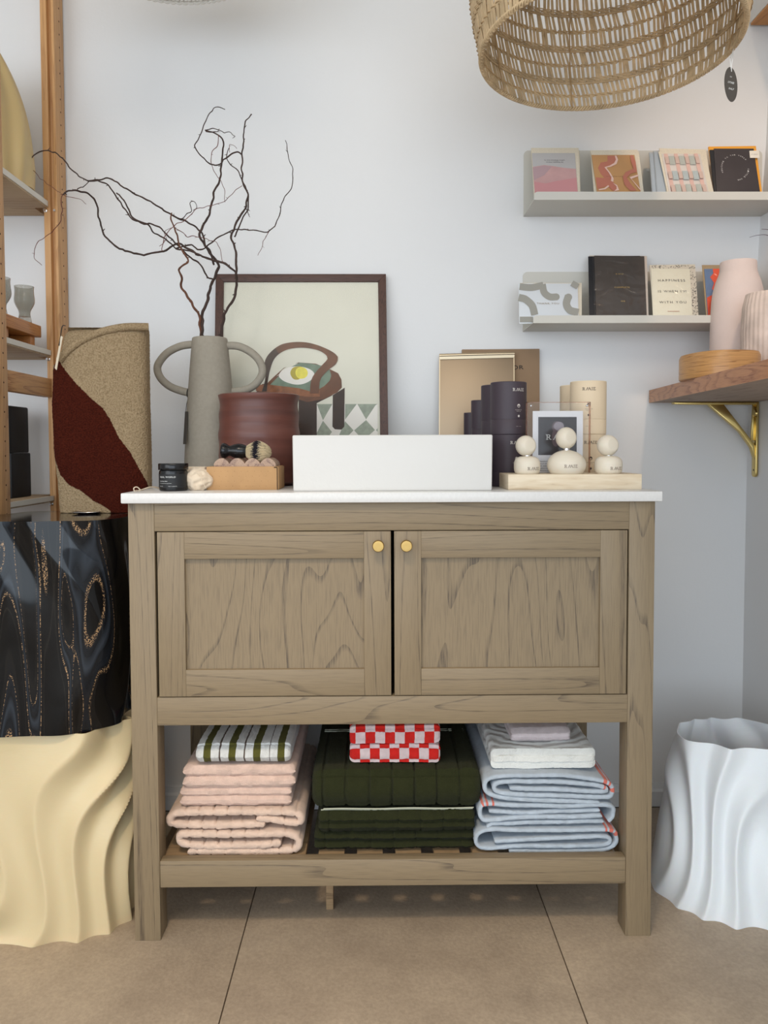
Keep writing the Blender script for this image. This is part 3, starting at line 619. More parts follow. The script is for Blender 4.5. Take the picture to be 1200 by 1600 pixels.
# travertine tray
m_trav = bpy.data.materials.new('travertine'); m_trav.use_nodes = True; nt = m_trav.node_tree; b = nt.nodes['Principled BSDF']; tcn = nt.nodes.new('ShaderNodeTexCoord'); mp = nt.nodes.new('ShaderNodeMapping'); mp.inputs['Scale'].default_value = (14, 14, 120)
nn_ = nt.nodes.new('ShaderNodeTexNoise'); nn_.inputs['Scale'].default_value = 1; nn_.inputs['Detail'].default_value = 8; nn_.inputs['Distortion'].default_value = .6; rp = nt.nodes.new('ShaderNodeValToRGB')
rp.color_ramp.elements[0].position = .30; rp.color_ramp.elements[1].position = .60; rp.color_ramp.elements[0].color = lin((184, 160, 132)); rp.color_ramp.elements[1].color = lin((226, 210, 184)); x = rp.color_ramp.elements.new(.36); x.color = lin((214, 194, 164))
nt.links.new(tcn.outputs['Object'], mp.inputs[0]); nt.links.new(mp.outputs[0], nn_.inputs['Vector']); nt.links.new(nn_.outputs['Fac'], rp.inputs[0]); nt.links.new(rp.outputs[0], b.inputs['Base Color'])
bpn = nt.nodes.new('ShaderNodeBump'); bpn.inputs['Distance'].default_value = .0008; nt.links.new(nn_.outputs['Fac'], bpn.inputs['Height']); nt.links.new(bpn.outputs[0], b.inputs['Normal']); b.inputs['Roughness'].default_value = .55
tf = at(794, 766, Y=.045); tr_ = at(1003, 765, Y=.045); tz = at(900, 741, Y=.045).z
tag(boxo('stone_tray', (tf.x, .045, Z0), (tr_.x, .160, tz), m_trav, None, .0015), 'thick rectangular travertine tray carrying three pebble shaped bottles', 'tray')
# acrylic sign with card
SY = .135
def pane(name, x0, x1, y0, y1, z0, z1, m, par, bev=.0005): return boxo(name, (x0, y0, z0), (x1, y1, z1), m, par, bev)
sg0, sg1 = at(823, 740, Y=SY), at(923, 628, Y=SY)
sign = thing('acrylic_sign', ((sg0.x+sg1.x)/2, SY, tz), 'clear acrylic block frame holding a dark printed card on the stone tray', 'sign')
m_acr = mat('clear_acrylic_edge', (232, 196, 180), .05, trans=.9, ior=1.2)
for yy in (SY,): build('acrylic_pane', MB().add([(sg0.x, yy, tz), (sg1.x, yy, tz), (sg1.x, yy, sg1.z), (sg0.x, yy, sg1.z)], [(0, 1, 2, 3)]), mg, sign)
for x in (sg0.x, sg1.x-.0012): boxo('acrylic_edge', (x, SY, tz), (x+.0012, SY+.011, sg1.z), m_acr, sign, 0)
boxo('acrylic_edge', (sg0.x, SY, sg1.z-.0012), (sg1.x, SY+.011, sg1.z), m_acr, sign, 0)
m_ss = mat('steel_screw', (224, 224, 226), .2, 1)
for x, y in ((829.5, 634), (917, 634)):
    build('screw', MB().lathe([(0, 0), (.0022, 0), (.0022, .002), (.0012, .0032), (0, .0034)], at(x, y, Y=SY), 20, Matrix.Rotation(pi/2, 4, 'X')), m_ss, sign, smooth=True)
SP = Plane((0, SY+.004, 0), (0, -1, 0)); m_cw = mat('card_white', (226, 224, 226), .6)
c0, c1 = SP(832, 742), SP(911, 642)
card = build('printed_card', MB().box((c0.x, SY+.004, tz+.0005), (c1.x, SY+.0052, c1.z)), m_cw, sign)
pd = mat('card_charcoal', (62, 56, 58), .6, var=(14, .08)); pe = mat('card_pebble', (150, 140, 146), .6); pe2 = mat('card_pebble_dim', (104, 88, 92), .6)
def circ(cx, cy_, rx, ry=None, n=24): ry = ry or rx; return [(cx+rx*cos(2*pi*i/n), cy_+ry*sin(2*pi*i/n)) for i in range(n)]
decal('card_print', card, [(pd, [(841, 651.5), (901, 651.5), (901, 711), (841, 711)]), (pe2, circ(868, 684, 6, 14)), (pe2, circ(870, 667, 8, 9)), (pe, circ(873, 666, 8, 7))], SP)
letter('lettering', card, 'LOGO', SP, (852, 687), (894, 687), 8, m_wht, lift=.0018)
for k, tx in enumerate(('Restorative botanicals for the body', 'and the bath, poured by hand', 'in small batches using only', 'natural plant oils, resins and', 'flowers, shaped like river stones', 'smoothed by years of water.')):
    letter('lettering', card, tx, SP, (843, 721.5+3.6*k), (902-4*(k % 2), 721.5+3.6*k), 1.7, m_ink)
# pebble bottles
m_peb = mat('pebble_bottle', (222, 212, 194), .42, bump=(700, .0002), sss=.05)
def pebble(cx, base, body, cap, label, ang):
    # base: contact pixel y, body=(half width px, height px), cap=(cx, cy, rx, ry)
    Y = .082; k = (Y-CAM.y)/FPX; P = at(cx, base, Y=Y); R_ = body[0]*k; Hb = body[1]*k; c = (P.x, Y)
    t_ = thing('pebble_bottle', (c[0], c[1], tz), label, 'bottle', 'pebble shaped bottles on the stone tray')
    ex = 2.0 if body[0] > 25 else 3.0; prof = [(0, 0)]; fl = .78 if body[0] > 25 else .84; N_ = 28
    for i in range(N_+1):
        u = -.60 if body[0] > 25 else -.75; s = u+(1-u)*i/N_
        prof.append((R_*max(0, 1-abs(s)**ex)**(1/ex) if i < N_ else .006, Hb*(s-u)/(1-u)))
    prof.append((0, Hb))
    prof[1] = (prof[1][0], 0)
    build('bottle_body', MB().lathe(prof, (*c, tz), 64), m_peb, t_, smooth=True)
    C2 = at(cap[0], cap[1], Y=Y); ra, rb = cap[2]*k, cap[3]*k
    def fn(p):
        a = Vector((-.35, -.9, .12) if cap[0] < 0 else (.38, -.9, .1)).normalized(); d = p.dot(a)
        if d > .80: p = p+a*(.80-d)*.8
        return p
    build('bottle_cap', blobmesh((C2.x, Y, C2.z), (ra, rb*.95, rb), fn, 48, 32), m_peb, t_, smooth=True)
    zb = C2.z-rb
    build('neck_ring', MB().lathe([(0, 0), (.0068, 0), (.0068, .006), (0, .006)], (c[0], c[1], min(tz+Hb-.002, zb-.001)), 24), m_ss, t_, smooth=True)
    def rz(z):
        s = (z-tz)/Hb; u = -.60 if body[0] > 25 else -.75; s = u+(1-u)*s; return R_*max(0, 1-abs(s)**ex)**(1/ex)
    letter_round('lettering', t_, 'LOGO', c, R_, ang, 21*k, tz+Hb*(.22 if body[0] < 25 else .27), 4.6*k, mat('soft_brown_print', (128, 112, 100), .6), rz=rz, lift=.0005)
pebble(823.5, 741, (20.5, 28), (821.5, 696.5, 16, 16), 'small cream pebble bottle at the left end of the stone tray', .35)
pebble(885, 741, (30, 37), (884.5, 684.5, 16, 17), 'larger cream pebble bottle with wide round body in the tray middle', 0)
pebble(950.5, 741, (21.5, 28), (949.5, 696, 16.5, 16.5), 'small cream pebble bottle at the right end of the stone tray', .33)
# ================================================================== PICTURE LEDGES AND CARDS
m_ledge = mat('ledge_grey_metal', (206, 203, 194), .5)
def rrect(x0, x1, z0, z1, r, n=6, corners=(1, 1, 1, 1)):
    out = []
    for (cx, cz, a0, on) in ((x0+r, z0+r, pi, corners[0]), (x1-r, z0+r, 1.5*pi, corners[1]), (x1-r, z1-r, 0, corners[2]), (x0+r, z1-r, .5*pi, corners[3])):
        if on: out += [(cx+r*cos(a0+.5*pi*i/n), cz+r*sin(a0+.5*pi*i/n)) for i in range(n+1)]
        else: out.append((cx+(-r if cx < (x0+x1)/2 else r), cz+(-r if cz < (z0+z1)/2 else r)))
    return out
def ledge(x0, x1, z0, z1, yf, liph, label):
    t_ = thing('picture_ledge', ((x0+x1)/2, WY, z0), label, 'shelf', 'pale metal picture ledges on the back wall')
    build('back_plate', MB().prism(rrect(x0, x1, z0, z1, .012, corners=(0, 0, 1, 1)), 'y', WY-.003, WY), m_ledge, t_)
    boxo('shelf_plate', (x0, yf, z0), (x1, WY-.003, z0+.0025), m_ledge, t_, .0004)
    build('front_lip', MB().prism(rrect(x0, x1, z0, z0+liph, .009, corners=(0, 0, 1, 1)), 'y', yf-.0025, yf), m_ledge, t_)
    build('screw', MB().lathe([(0, 0), (.004, 0), (.0035, .0015), (0, .002)], ((x0+x1)/2+(.012 if z0 > 1.4 else 0), WY-.003, z1-.05), 16, Matrix.Rotation(pi/2, 4, 'X')), mat('screw_white', (230, 228, 222), .4), t_, smooth=True)
LU = at(834, 313, Z=1.566); lipu = at(900, 300, Y=.437).z-1.566
ledge(.356, .979, 1.566, 1.735, .437, lipu, 'upper pale grey metal picture ledge on the back wall')
lipl = at(900, 493, Y=.434).z-1.268
ledge(.355, .968, 1.268, 1.423, .434, lipl, 'lower pale grey metal picture ledge on the back wall')
UP1 = lean(1.569, .452, 1.74, .535); LP1 = lean(1.271, .452, 1.42, .53)
m_env = mat('cream_envelope', (222, 212, 192), .8, var=(300, .05)); m_env2 = mat('grey_envelope', (176, 180, 182), .8)
def cardbox(name, par, pl, qd, th, m, lift=0): return build(name, MB().slab([pl(x, y, lift) for x, y in qd], -pl.n*th), m, par, bevel=.0002)
def cthing(name, pl, qd, label, cat, group):
    P = pl((qd[2][0]+qd[3][0])/2, qd[2][1]); return thing(name, tuple(P), label, cat, group)
gU = 'greeting cards on the upper ledge'; gL = 'greeting cards on the lower ledge'
def M(n, c, v=None): return mat('card_'+n, c, .55, var=v)
# 1 mountain card
c = cthing('greeting_card', UP1, [(830, 231), (906, 231), (905, 308), (834, 308)], 'greeting card with a hazy pink mountain under grey sky, leftmost on the upper ledge', 'card', gU)
cardbox('envelope', c, UP1, [(830, 231), (904, 231), (906, 309), (835, 311)], .004, m_env)
cardbox('envelope', c, UP1, [(834, 232), (906, 232), (908, 309), (838, 311)], .003, m_env, -.005)
k_ = cardbox('card_front', c, UP1, [(831, 240), (898, 240), (903, 309), (836, 311)], .0015, M('lilac', (190, 187, 186)), .002)
decal('card_print', k_, [(M('pink', (202, 160, 158), (30, .06)), [(832, 262), (850, 259), (866, 261), (882, 263.5), (899.5, 265), (903, 309), (836, 311)]), (M('mauve', (186, 156, 160)), [(832, 263), (850, 260), (862, 261.5), (850, 275), (834, 283)]), (M('rose', (204, 144, 146)), [(834.5, 285), (852, 288), (870, 284), (900.5, 279), (903, 309), (836, 311)])], UP1, base=.0024)
letter('lettering', c, 'to one amazing couple', UP1, (850, 252), (882, 252), 1.8, m_ink, lift=.0030); letter('lettering', c, 'on your wedding day', UP1, (853, 255), (880, 255), 1.8, m_ink, lift=.0030)
# 2 ochre wave card
c = cthing('greeting_card', UP1, [(923, 233), (998, 231), (1005, 309), (932, 310)], 'ochre greeting card with terracotta and pale pink wavy bands on the upper ledge', 'card', gU)
cardbox('envelope', c, UP1, [(923, 233), (997, 232), (1003, 309), (930, 310)], .003, m_env, -.004)
cardbox('envelope', c, UP1, [(924, 238), (998, 236), (1007, 309), (934, 310)], .003, m_env)
k_ = cardbox('card_front', c, UP1, [(924, 243), (991, 243), (1002, 309), (934, 311)], .0015, M('ochre', (196, 148, 98)), .002)
tr1 = M('terracotta', (190, 118, 98)); pk = M('blush', (234, 198, 184))
def c8(l): return [(800+x/5.714, 220+y/5.714) for x, y in l]
decal('card_print', k_, [(tr1, c8([(850, 140), (940, 140), (935, 200), (900, 235), (830, 245), (860, 290), (900, 340), (850, 370), (790, 300), (765, 250), (790, 200), (850, 190)])),
   (pk, c8([(915, 140), (930, 140), (945, 175), (930, 215), (880, 238), (835, 247), (822, 243), (870, 228), (910, 205), (925, 175)])), (pk, c8([(822, 243), (840, 247), (880, 300), (905, 345), (900, 380), (880, 370), (885, 335), (860, 290)])),
   (tr1, c8([(745, 335), (820, 340), (900, 375), (940, 420), (930, 460), (890, 450), (850, 410), (760, 440)])), (pk, c8([(770, 440), (820, 432), (855, 405), (865, 415), (830, 442), (775, 450)])), (pk, c8([(895, 385), (935, 405), (952, 450), (905, 460), (930, 440), (930, 415)])),
   (tr1, c8([(1050, 140), (1075, 140), (1100, 200), (1110, 290), (1060, 300), (1020, 340), (1060, 400), (1110, 455), (1050, 455), (1000, 400), (985, 330), (1010, 290), (1080, 260), (1060, 200)])), (pk, c8([(1045, 335), (1122, 312), (1124, 326), (1062, 350), (1150, 450), (1140, 452)]))], UP1, base=.0024)
letter('lettering', c, 'to the bride and groom', UP1, (947, 277.5), (981, 277.5), 1.4, M('brown_ink', (120, 80, 56)), lift=.0030)
# 3 pastel plaid stack
for i, (dx, lab) in enumerate(((0, 'pale grey greeting card, rearmost behind the pastel plaid card'), (6, 'pale grey greeting card directly behind the pastel plaid card'))):
    q4 = [(1016+dx, 233), (1085+dx, 232), (1100+dx, 309), (1022+dx, 310)]
    c = cthing('greeting_card', UP1, q4, lab, 'card', gU); cardbox('envelope', c, UP1, q4, .003, m_env2, -.010+i*.005)
    cardbox('card_front', c, UP1, [(q4[0][0]+1, 236), (q4[1][0], 236), (q4[2][0], 309), (q4[3][0]+1, 310)], .001, M('steel', (168, 178, 186)), -.0085+i*.005)
c = cthing('greeting_card', UP1, [(1028, 236), (1104, 232), (1116, 309), (1044, 310)], 'greeting card with pastel pink and grey plaid brush strokes on the upper ledge', 'card', gU)
cardbox('envelope', c, UP1, [(1030, 232), (1103, 234), (1114, 309), (1043, 310)], .003, m_env, .001); cardbox('card_cream', c, UP1, [(1028, 238), (1101, 239), (1116, 309), (1044, 310)], .001, m_env, .003)
k_ = cardbox('card_front', c, UP1, [(1033, 242), (1093, 243), (1108, 309), (1046, 310)], .001, M('pale', (216, 208, 200)), .0045)
g1 = M('plaid_pink', (218, 182, 170)); g2 = M('plaid_grey', (178, 182, 174)); g3 = M('plaid_blue', (176, 186, 186))
lay = []
def pq(u, v): # inside the plaid card face
    x0, x1 = 1033+(1046-1033)*v, 1093+(1108-1093)*v; return (x0+(x1-x0)*u, 242.5+67*v)
for u in (.10, .36, .62, .88): lay.append((g1, [pq(u-.05, 0), pq(u+.05, 0), pq(u+.05, 1), pq(u-.05, 1)]))
for v, m_ in ((.06, g2), (.42, g3), (.74, g2)):
    for u0 in (.16, .42, .68): lay.append((m_, [pq(u0, v), pq(u0+.14, v), pq(u0+.14, v+.20), pq(u0, v+.20)]))
    for u0 in (.05, .31, .57, .83): lay.append((M('plaid_cross', (204, 178, 166)), [pq(u0, v+.02), pq(u0+.10, v+.02), pq(u0+.10, v+.18), pq(u0, v+.18)]))
decal('card_print', k_, lay, UP1, base=.0049)
# 4 black card with orange envelope
c = cthing('greeting_card', UP1, [(1107, 228), (1180, 228), (1191, 309), (1120, 310)], 'black greeting card with circular white lettering and orange envelope on the upper ledge', 'card', gU)
cardbox('envelope', c, UP1, [(1107, 229), (1181, 228), (1192, 309), (1120, 310)], .004, M('orange', (238, 166, 56)))
m_dark = M('charcoal', (58, 56, 54)); cardbox('card_back', c, UP1, [(1108, 236), (1170, 235), (1184, 309), (1116, 310)], .003, M('near_black', (34, 34, 38)), .004)
k_ = cardbox('card_front', c, UP1, [(1114, 235), (1176, 235), (1187, 309), (1119, 310)], .0015, m_dark, .006)
def arc_text(txt, cx, cy_, rx, ry, a0, a1, h, flip=1):
    n = len(txt)
    for i, ch in enumerate(txt):
        if ch == ' ': continue
        a = radians(a0+(a1-a0)*i/(n-1)); x, y = cx+rx*sin(a), cy_-ry*cos(a); tx, ty = cos(a)*flip, sin(a)*flip
        yield ch, (x-tx*h*.4, y-ty*h*.4), (x+tx*h*.4, y+ty*h*.4)
mbt = MB()
for txt, a0, a1, fl_ in (('WELCOME TO THE WORLD', -112, 50, 1), ('LITTLE ONE', 98, 168, 1)):
    for ch, p0, p1 in arc_text(txt, 1147, 265, 20, 19, a0, a1, 2.0, fl_):
        V, F = glyphs(ch); A_ = UP1(*p0); B_ = UP1(*p1); u_ = B_-A_; v_ = UP1.n.cross(u_).normalized(); v_ = v_ if (v_.z > 0) == (abs(a0) < 90 or True) else v_
        if UP1.n.cross(u_).dot(A_-UP1(1147, 265)) < 0: v_ = -UP1.n.cross(u_).normalized()
        hh = 2.2*(A_-CAM).dot(FW)/FPX; mbt.add([A_+u_*x+v_*(y*hh)+UP1.n*.0066 for x, y in V], F)
build('lettering', mbt, m_wht, c)
k_ = cardbox('price_sticker', c, UP1, [(1169, 239), (1184, 238.5), (1185, 250), (1170, 250)], .0004, M('sticker', (232, 226, 214)), .0072)
letter('lettering', c, 'STUDIO', UP1, (1172, 245.5), (1182, 245.3), 1.6, M('grey_ink', (150, 146, 140)), lift=.0078)
# lower ledge
c = cthing('greeting_card', LP1, [(809, 443), (908, 443), (908, 515), (811, 516)], 'landscape white card with grey worm shapes and THANK YOU on the lower ledge', 'card', gL)
cardbox('envelope', c, LP1, [(812, 442), (909, 442), (909, 500), (812, 502)], .003, m_env, 0)
k_ = cardbox('card_front', c, LP1, [(810, 444), (902, 444), (904, 504), (811, 507)], .0015, M('cool_white', (218, 222, 226)), .003)
def c5(l, o=(800, 210)): return [(o[0]+x/3, o[1]+y/3) for x, y in l]
gw = M('worm_grey', (160, 158, 150)); lay = []
def worm(pts, w_):
    P = [p[:2] for p in cr([(x, y, 0) for x, y in pts], 6)]
    for i in range(len(P)-1):
        a, b2 = Vector(P[i]), Vector(P[i+1]); n__ = Vector((-(b2-a).y, (b2-a).x)).normalized()*w_; e_ = (b2-a).normalized()*w_*.35
        lay.append((gw, c5([tuple(a-n__-e_), tuple(b2-n__+e_), tuple(b2+n__+e_), tuple(a+n__-e_)])))
def dot(x, y, r): lay.append((gw, c5([(x+r*cos(2*pi*i/20), y+r*sin(2*pi*i/20)) for i in range(20)])))
worm([(40, 718), (90, 722), (140, 712)], 16); worm([(142, 712), (150, 745), (175, 765), (205, 766)], 16); dot(206, 766, 16)
worm([(36, 770), (62, 778), (92, 806), (104, 845)], 17); worm([(262, 766), (254, 800), (270, 828), (304, 838)], 17); dot(263, 768, 17); worm([(283, 704), (303, 716)], 14); worm([(40, 872), (92, 872)], 13)
decal('card_print', k_, lay, LP1, base=.0034, step=.00001)
letter('lettering', c, 'THANK YOU', LP1, (838.5, 477), (873, 477), 3.2, M('bronze_ink', (150, 130, 104)), lift=.0045, sp=1.3)
c = cthing('greeting_card', LP1, [(919, 399), (1012, 399), (1013, 500), (922, 500)], 'large dark brown card with gold lettering COMPLETE ME in clear sleeve on lower ledge', 'card', gL)
m_dk = M('dark_taupe', (72, 64, 60)); cardbox('envelope', c, LP1, [(921, 398), (1011, 399), (1014, 500), (923, 500)], .003, M('warm_white', (214, 202, 190)), -.002)
cardbox('card_back', c, LP1, [(919, 401), (1000, 400), (1004, 500), (921, 500)], .002, M('near_black', (34, 34, 38)), .001)
k_ = cardbox('card_front', c, LP1, [(928, 401), (1006, 402), (1010, 500), (931, 500)], .002, m_dk, .004)
gold = mat('gold_foil', (226, 190, 110), .35, .6)
letter('lettering', c, 'YOU', LP1, (961, 431), (973, 431), 2.2, gold, lift=.005, sp=1.5); letter('lettering', c, 'COMPLETE', LP1, (959.5, 452), (983, 452), 2.8, gold, lift=.005, sp=1.3); letter('lettering', c, 'ME', LP1, (970, 473.5), (976, 473.5), 2.4, gold, lift=.005, sp=1.3)
m_sleeve = bpy.data.materials.new('clear_sleeve'); m_sleeve.use_nodes = True; g = m_sleeve.node_tree; g.nodes.clear()
o_ = g.nodes.new('ShaderNodeOutputMaterial'); mxs = g.nodes.new('ShaderNodeMixShader'); trb = g.nodes.new('ShaderNodeBsdfTransparent'); gl = g.nodes.new('ShaderNodeBsdfGlossy'); gl.inputs['Roughness'].default_value = .12
nz = g.nodes.new('ShaderNodeTexNoise'); nz.inputs['Scale'].default_value = 14; nz.inputs['Distortion'].default_value = 1.2; bpx = g.nodes.new('ShaderNodeBump'); bpx.inputs['Distance'].default_value = .012; tcx = g.nodes.new('ShaderNodeTexCoord')
g.links.new(tcx.outputs['Object'], nz.inputs['Vector']); g.links.new(nz.outputs['Fac'], bpx.inputs['Height']); g.links.new(bpx.outputs[0], gl.inputs['Normal'])
mxs.inputs[0].default_value = .05; g.links.new(trb.outputs[0], mxs.inputs[1]); g.links.new(gl.outputs[0], mxs.inputs[2]); g.links.new(mxs.outputs[0], o_.inputs[0])
def sleeve(par, pl, qd, lift): build('clear_sleeve', MB().add([pl(x, y, lift) for x, y in qd], [(0, 1, 2, 3)]), m_sleeve, par)
sleeve(c, LP1, [(925, 400), (1010, 400), (1013, 500), (928, 500)], .0065)
c = cthing('greeting_card', LP1, [(1014, 414), (1087, 413), (1092, 500), (1020, 500)], 'cream card reading HAPPINESS IS WHEN I AM WITH YOU with speckled edge, lower ledge', 'card', gL)
cardbox('card_back', c, LP1, [(1015, 414), (1086, 413), (1092, 500), (1021, 500)], .003, M('speckle_base', (214, 206, 190)), 0)
k_ = cardbox('card_front', c, LP1, [(1017, 420), (1077, 421), (1082, 500), (1020, 500)], .0015, M('butter', (228, 224, 204)), .002)
random.seed(11); lay = []
for i in range(150):
    if i < 50: x, y = 1018+random.random()*66, 414.5+random.random()*5
    else: v = random.random(); x, y = 1078+v*4.5+random.random()*8.5, 416+v*78
    a = random.random()*pi; dx, dy = 1.1*cos(a), 1.1*sin(a); lay.append((m_ink, [(x-dx-dy*.2, y-dy+dx*.2), (x+dx-dy*.2, y+dy+dx*.2), (x+dx+dy*.2, y+dy-dx*.2), (x-dx+dy*.2, y-dy-dx*.2)]))
decal('speckles', c, lay, LP1, base=.0004, step=.000001)
letter('lettering', c, 'HAPPINESS', LP1, (1028, 441), (1070, 441), 4.4, M('grey_type', (92, 88, 84)), lift=.003, sp=1.4); letter('lettering', c, "IS WHEN I'M", LP1, (1028, 458), (1072, 458), 4.4, M('grey_type', (92, 88, 84)), lift=.003, sp=1.35); letter('lettering', c, 'WITH YOU', LP1, (1030, 475), (1072, 475), 4.4, M('grey_type', (92, 88, 84)), lift=.003, sp=1.4)
decal('printed_rule', k_, [(M('rule', (196, 160, 140)), [(1042.5, 487), (1061, 487), (1061, 488), (1042.5, 488)])], LP1, base=.003)
sleeve(c, LP1, [(1015, 414), (1087, 413), (1092, 500), (1021, 500)], .0045)
c = cthing('greeting_card', LP1, [(1097, 415), (1150, 415), (1152, 500), (1105, 500)], 'blue and orange red abstract card half hidden behind the pink vase', 'card', gL)
cardbox('card_back', c, LP1, [(1097, 414), (1160, 414), (1164, 500), (1104, 500)], .002, M('kraft', (168, 146, 114)), 0)
k_ = cardbox('card_front', c, LP1, [(1100, 421), (1160, 420), (1165, 500), (1106, 500)], .0015, M('slate_blue', (104, 128, 164)), .002)
rd = M('orange_red', (232, 92, 62))
decal('card_print', k_, [(rd, [(1113, 421), (1160, 420), (1162, 470), (1118, 462), (1112, 452), (1115, 443), (1109, 434), (1114, 428)]), (rd, [(1104, 466), (1112, 462), (1160, 466), (1165, 500), (1106, 500)])], LP1, base=.0024)
sleeve(c, LP1, [(1098, 415), (1160, 415), (1164, 500), (1105, 500)], .0045)

# ================================================================== RIGHT SHELF
m_fir = wood('fir_plank', (190, 134, 92), (142, 86, 54), 'y', .45, rings=7, across=24, along=1.6, line=.16, pore=.2, coat=.15); m_under = wood('fir_underside', (168, 148, 132), (140, 120, 108), 'y', .7, rings=5, across=12, along=1.2)
zb, ztp = 1.0801, 1.1128
sl = [(.687, .566), (.616, -.45), (.953, -.45), (.953, .566)]
mb = MB().add([(x, y, zb) for x, y in sl]+[(x, y, ztp) for x, y in sl], [(0, 1, 5, 4), (1, 2, 6, 5), (2, 3, 7, 6), (3, 0, 4, 7), (4, 5, 6, 7)]); mb.add([(x, y, zb) for x, y in sl], [(0, 1, 2, 3)], 1)
shf = tag(build('wall_shelf', mb, [m_fir, m_under]), 'thick warm fir plank shelf fixed along the right wall', 'shelf')
bk = thing('shelf_bracket', (.95, .522, .886), 'brass angle bracket under the fir wall shelf', 'bracket')
m_brass = mat('polished_brass', (206, 182, 118), .22, 1.0)
pz0 = .886
build('wall_plate', MB().prism(rrect(.510, .534, pz0, zb-.001, .010, corners=(1, 1, 0, 0)), 'x', .945, .951), m_brass, bk, bevel=.001)
def yprism(poly, y0, y1): return MB().prism(poly, 'y', y0, y1)
build('arm', yprism([(.735, zb-.0065), (.732, zb-.001), (.945, zb-.001), (.945, zb-.008), (.80, zb-.008)], .511, .533), m_brass, bk, bevel=.0012)
bp_ = [(.822, zb-.007), (.862, zb-.007), (.945, zb-.112), (.945, zb-.150), (.935, zb-.118), (.905, zb-.078)]
build('brace', yprism(bp_, .513, .531), m_brass, bk, bevel=.002)
build('rib', yprism([(.940, zb-.006), (.945, zb-.006), (.945, zb-.10), (.936, zb-.10)], .518, .526), m_brass, bk, bevel=.0008)
build('screw_head', MB().lathe([(0, 0), (.010, 0), (.009, .004), (0, .0055)], (.944, .514, zb-.03), 20, Matrix.Rotation(-pi/2, 4, 'Y')), m_brass, bk, smooth=True)
build('screw_hole', MB().lathe([(0, 0), (.0028, 0), (0, .0004)], (.9449, .522, pz0+.018), 16, Matrix.Rotation(-pi/2, 4, 'Y')), m_ink, bk)
tag(boxo('wall_shelf', (.938, -.25, 2.056), (.995, .566, 2.15), mat('white_board', (222, 218, 212), .5), None, .001), 'white fronted shelf high on the right wall above the fir shelf', 'shelf')
hs = bpy.data.objects['wall_shelf.001'] if 'wall_shelf.001' in bpy.data.objects else shf
boxo('underside_board', (.940, -.25, 2.051), (.995, .566, 2.0559), wood('oak_underside', (196, 138, 78), (160, 104, 56), 'y', .5), hs, 0)
# bent ply tray
m_ply = wood('bent_ply', (196, 146, 88), (160, 112, 62), 'x', .4, rings=10, across=60, along=3, line=.2, coat=.2)
m_ply2 = wood('bent_ply_level', (196, 146, 88), (150, 104, 58), 'xy', .4, rings=6, across=55, along=2, line=.12, pore=.3, coat=.2)
def sup(cx, cy_, a, b2, e, n=96, rot=0):
    out = []
    for i in range(n):
        t_ = 2*pi*i/n; x = a*math.copysign(abs(cos(t_))**(2/e), cos(t_)); y = b2*math.copysign(abs(sin(t_))**(2/e), sin(t_)); out.append((cx+x*cos(rot)-y*sin(rot), cy_+x*sin(rot)+y*cos(rot)))
    return out
tray_h = .056
def ring(mb, loops):
    n = len(loops[0])
    o = len(mb.v); vs = []; fs = []
    for (pts, z) in [(l[0], l[1]) for l in loops] if isinstance(loops[0], tuple) else loops: vs += [(x, y, z) for x, y in pts]
    n = len(loops[0][0])
    for j in range(len(loops)-1): fs += [(j*n+k, j*n+(k+1) % n, (j+1)*n+(k+1) % n, (j+1)*n+k) for k in range(n)]
    fs += [tuple(range(n))[::-1], tuple(range((len(loops)-1)*n, len(loops)*n))]
    return mb.add(vs, fs)
oc = (.727, .235); S1 = lambda d: sup(*oc, .073-d, .088-d, 2.6, rot=.15)
tag(build('bentwood_tray', ring(MB(), [(S1(.002), ztp), (S1(0), ztp+.002), (S1(0), ztp+tray_h-.008), (S1(.003), ztp+tray_h-.001), (S1(.006), ztp+tray_h), (S1(.008), ztp+tray_h-.003), (S1(.009), ztp+.008)]), m_ply2, smooth=True), 'low oval bent oak tray at the edge of the fir shelf', 'tray')
# vases on the shelf
m_pinkc = mat('blush_ceramic', (220, 202, 194), .8, bump=(200, .0004), var=(10, .05))
pc_ = (.851, .42); k = (pc_[1]-CAM.y)/FPX
pzz = lambda y: at(1150, y, Y=pc_[1]).z
pv = [(0, ztp), (.056, ztp), (.061, ztp+.006), (.0625, pzz(560)), (.0625, pzz(520)), (.0615, pzz(490)), (.060, pzz(470)), (.057, pzz(455)), (.051, pzz(440)), (.045, pzz(430)), (.0425, pzz(424)), (.0422, pzz(412)), (.041, pzz(409.5)), (.038, pzz(411)), (.037, pzz(425)), (.05, pzz(450)), (.055, ztp+.01), (0, ztp+.01)]
pvx = [(r, z) for r, z in pv]
tag(build('ceramic_vase', MB().lathe(pvx, (pc_[0], pc_[1], 0), 72), m_pinkc, smooth=True), 'tall matt blush pink vase with narrow neck at the corner end of the fir shelf', 'vase')
gc_ = (.866, .285); zg = at(1190, 459, Y=gc_[1]).z
m_crk = mat('weathered_ceramic', (206, 188, 176), .45, var=(18, .22), bump=(60, .001))
n = 180; loops = []
for r0, z in [(.050, ztp), (.058, ztp+.01), (.0615, ztp+.06), (.0625, ztp+.11), (.060, zg-.03), (.055, zg-.008), (.053, zg), (.050, zg), (.050, zg-.02), (.052, ztp+.02)]:
    loops.append(([(gc_[0]+(r0+.0007*sin(36*2*pi*i/n)*(1 if r0 > .0525 else 0))*cos(2*pi*i/n), gc_[1]+(r0+.0007*sin(36*2*pi*i/n)*(1 if r0 > .0525 else 0))*sin(2*pi*i/n)) for i in range(n)], z))
tag(build('ribbed_vase', ring(MB(), loops), m_crk, smooth=True), 'shorter mottled grey pink ribbed ceramic vase beside the tall blush vase', 'vase')
tg_ = thing('dried_stems', (gc_[0], gc_[1], zg-.05), 'two thin dried stems arching out of the ribbed vase', 'stem')
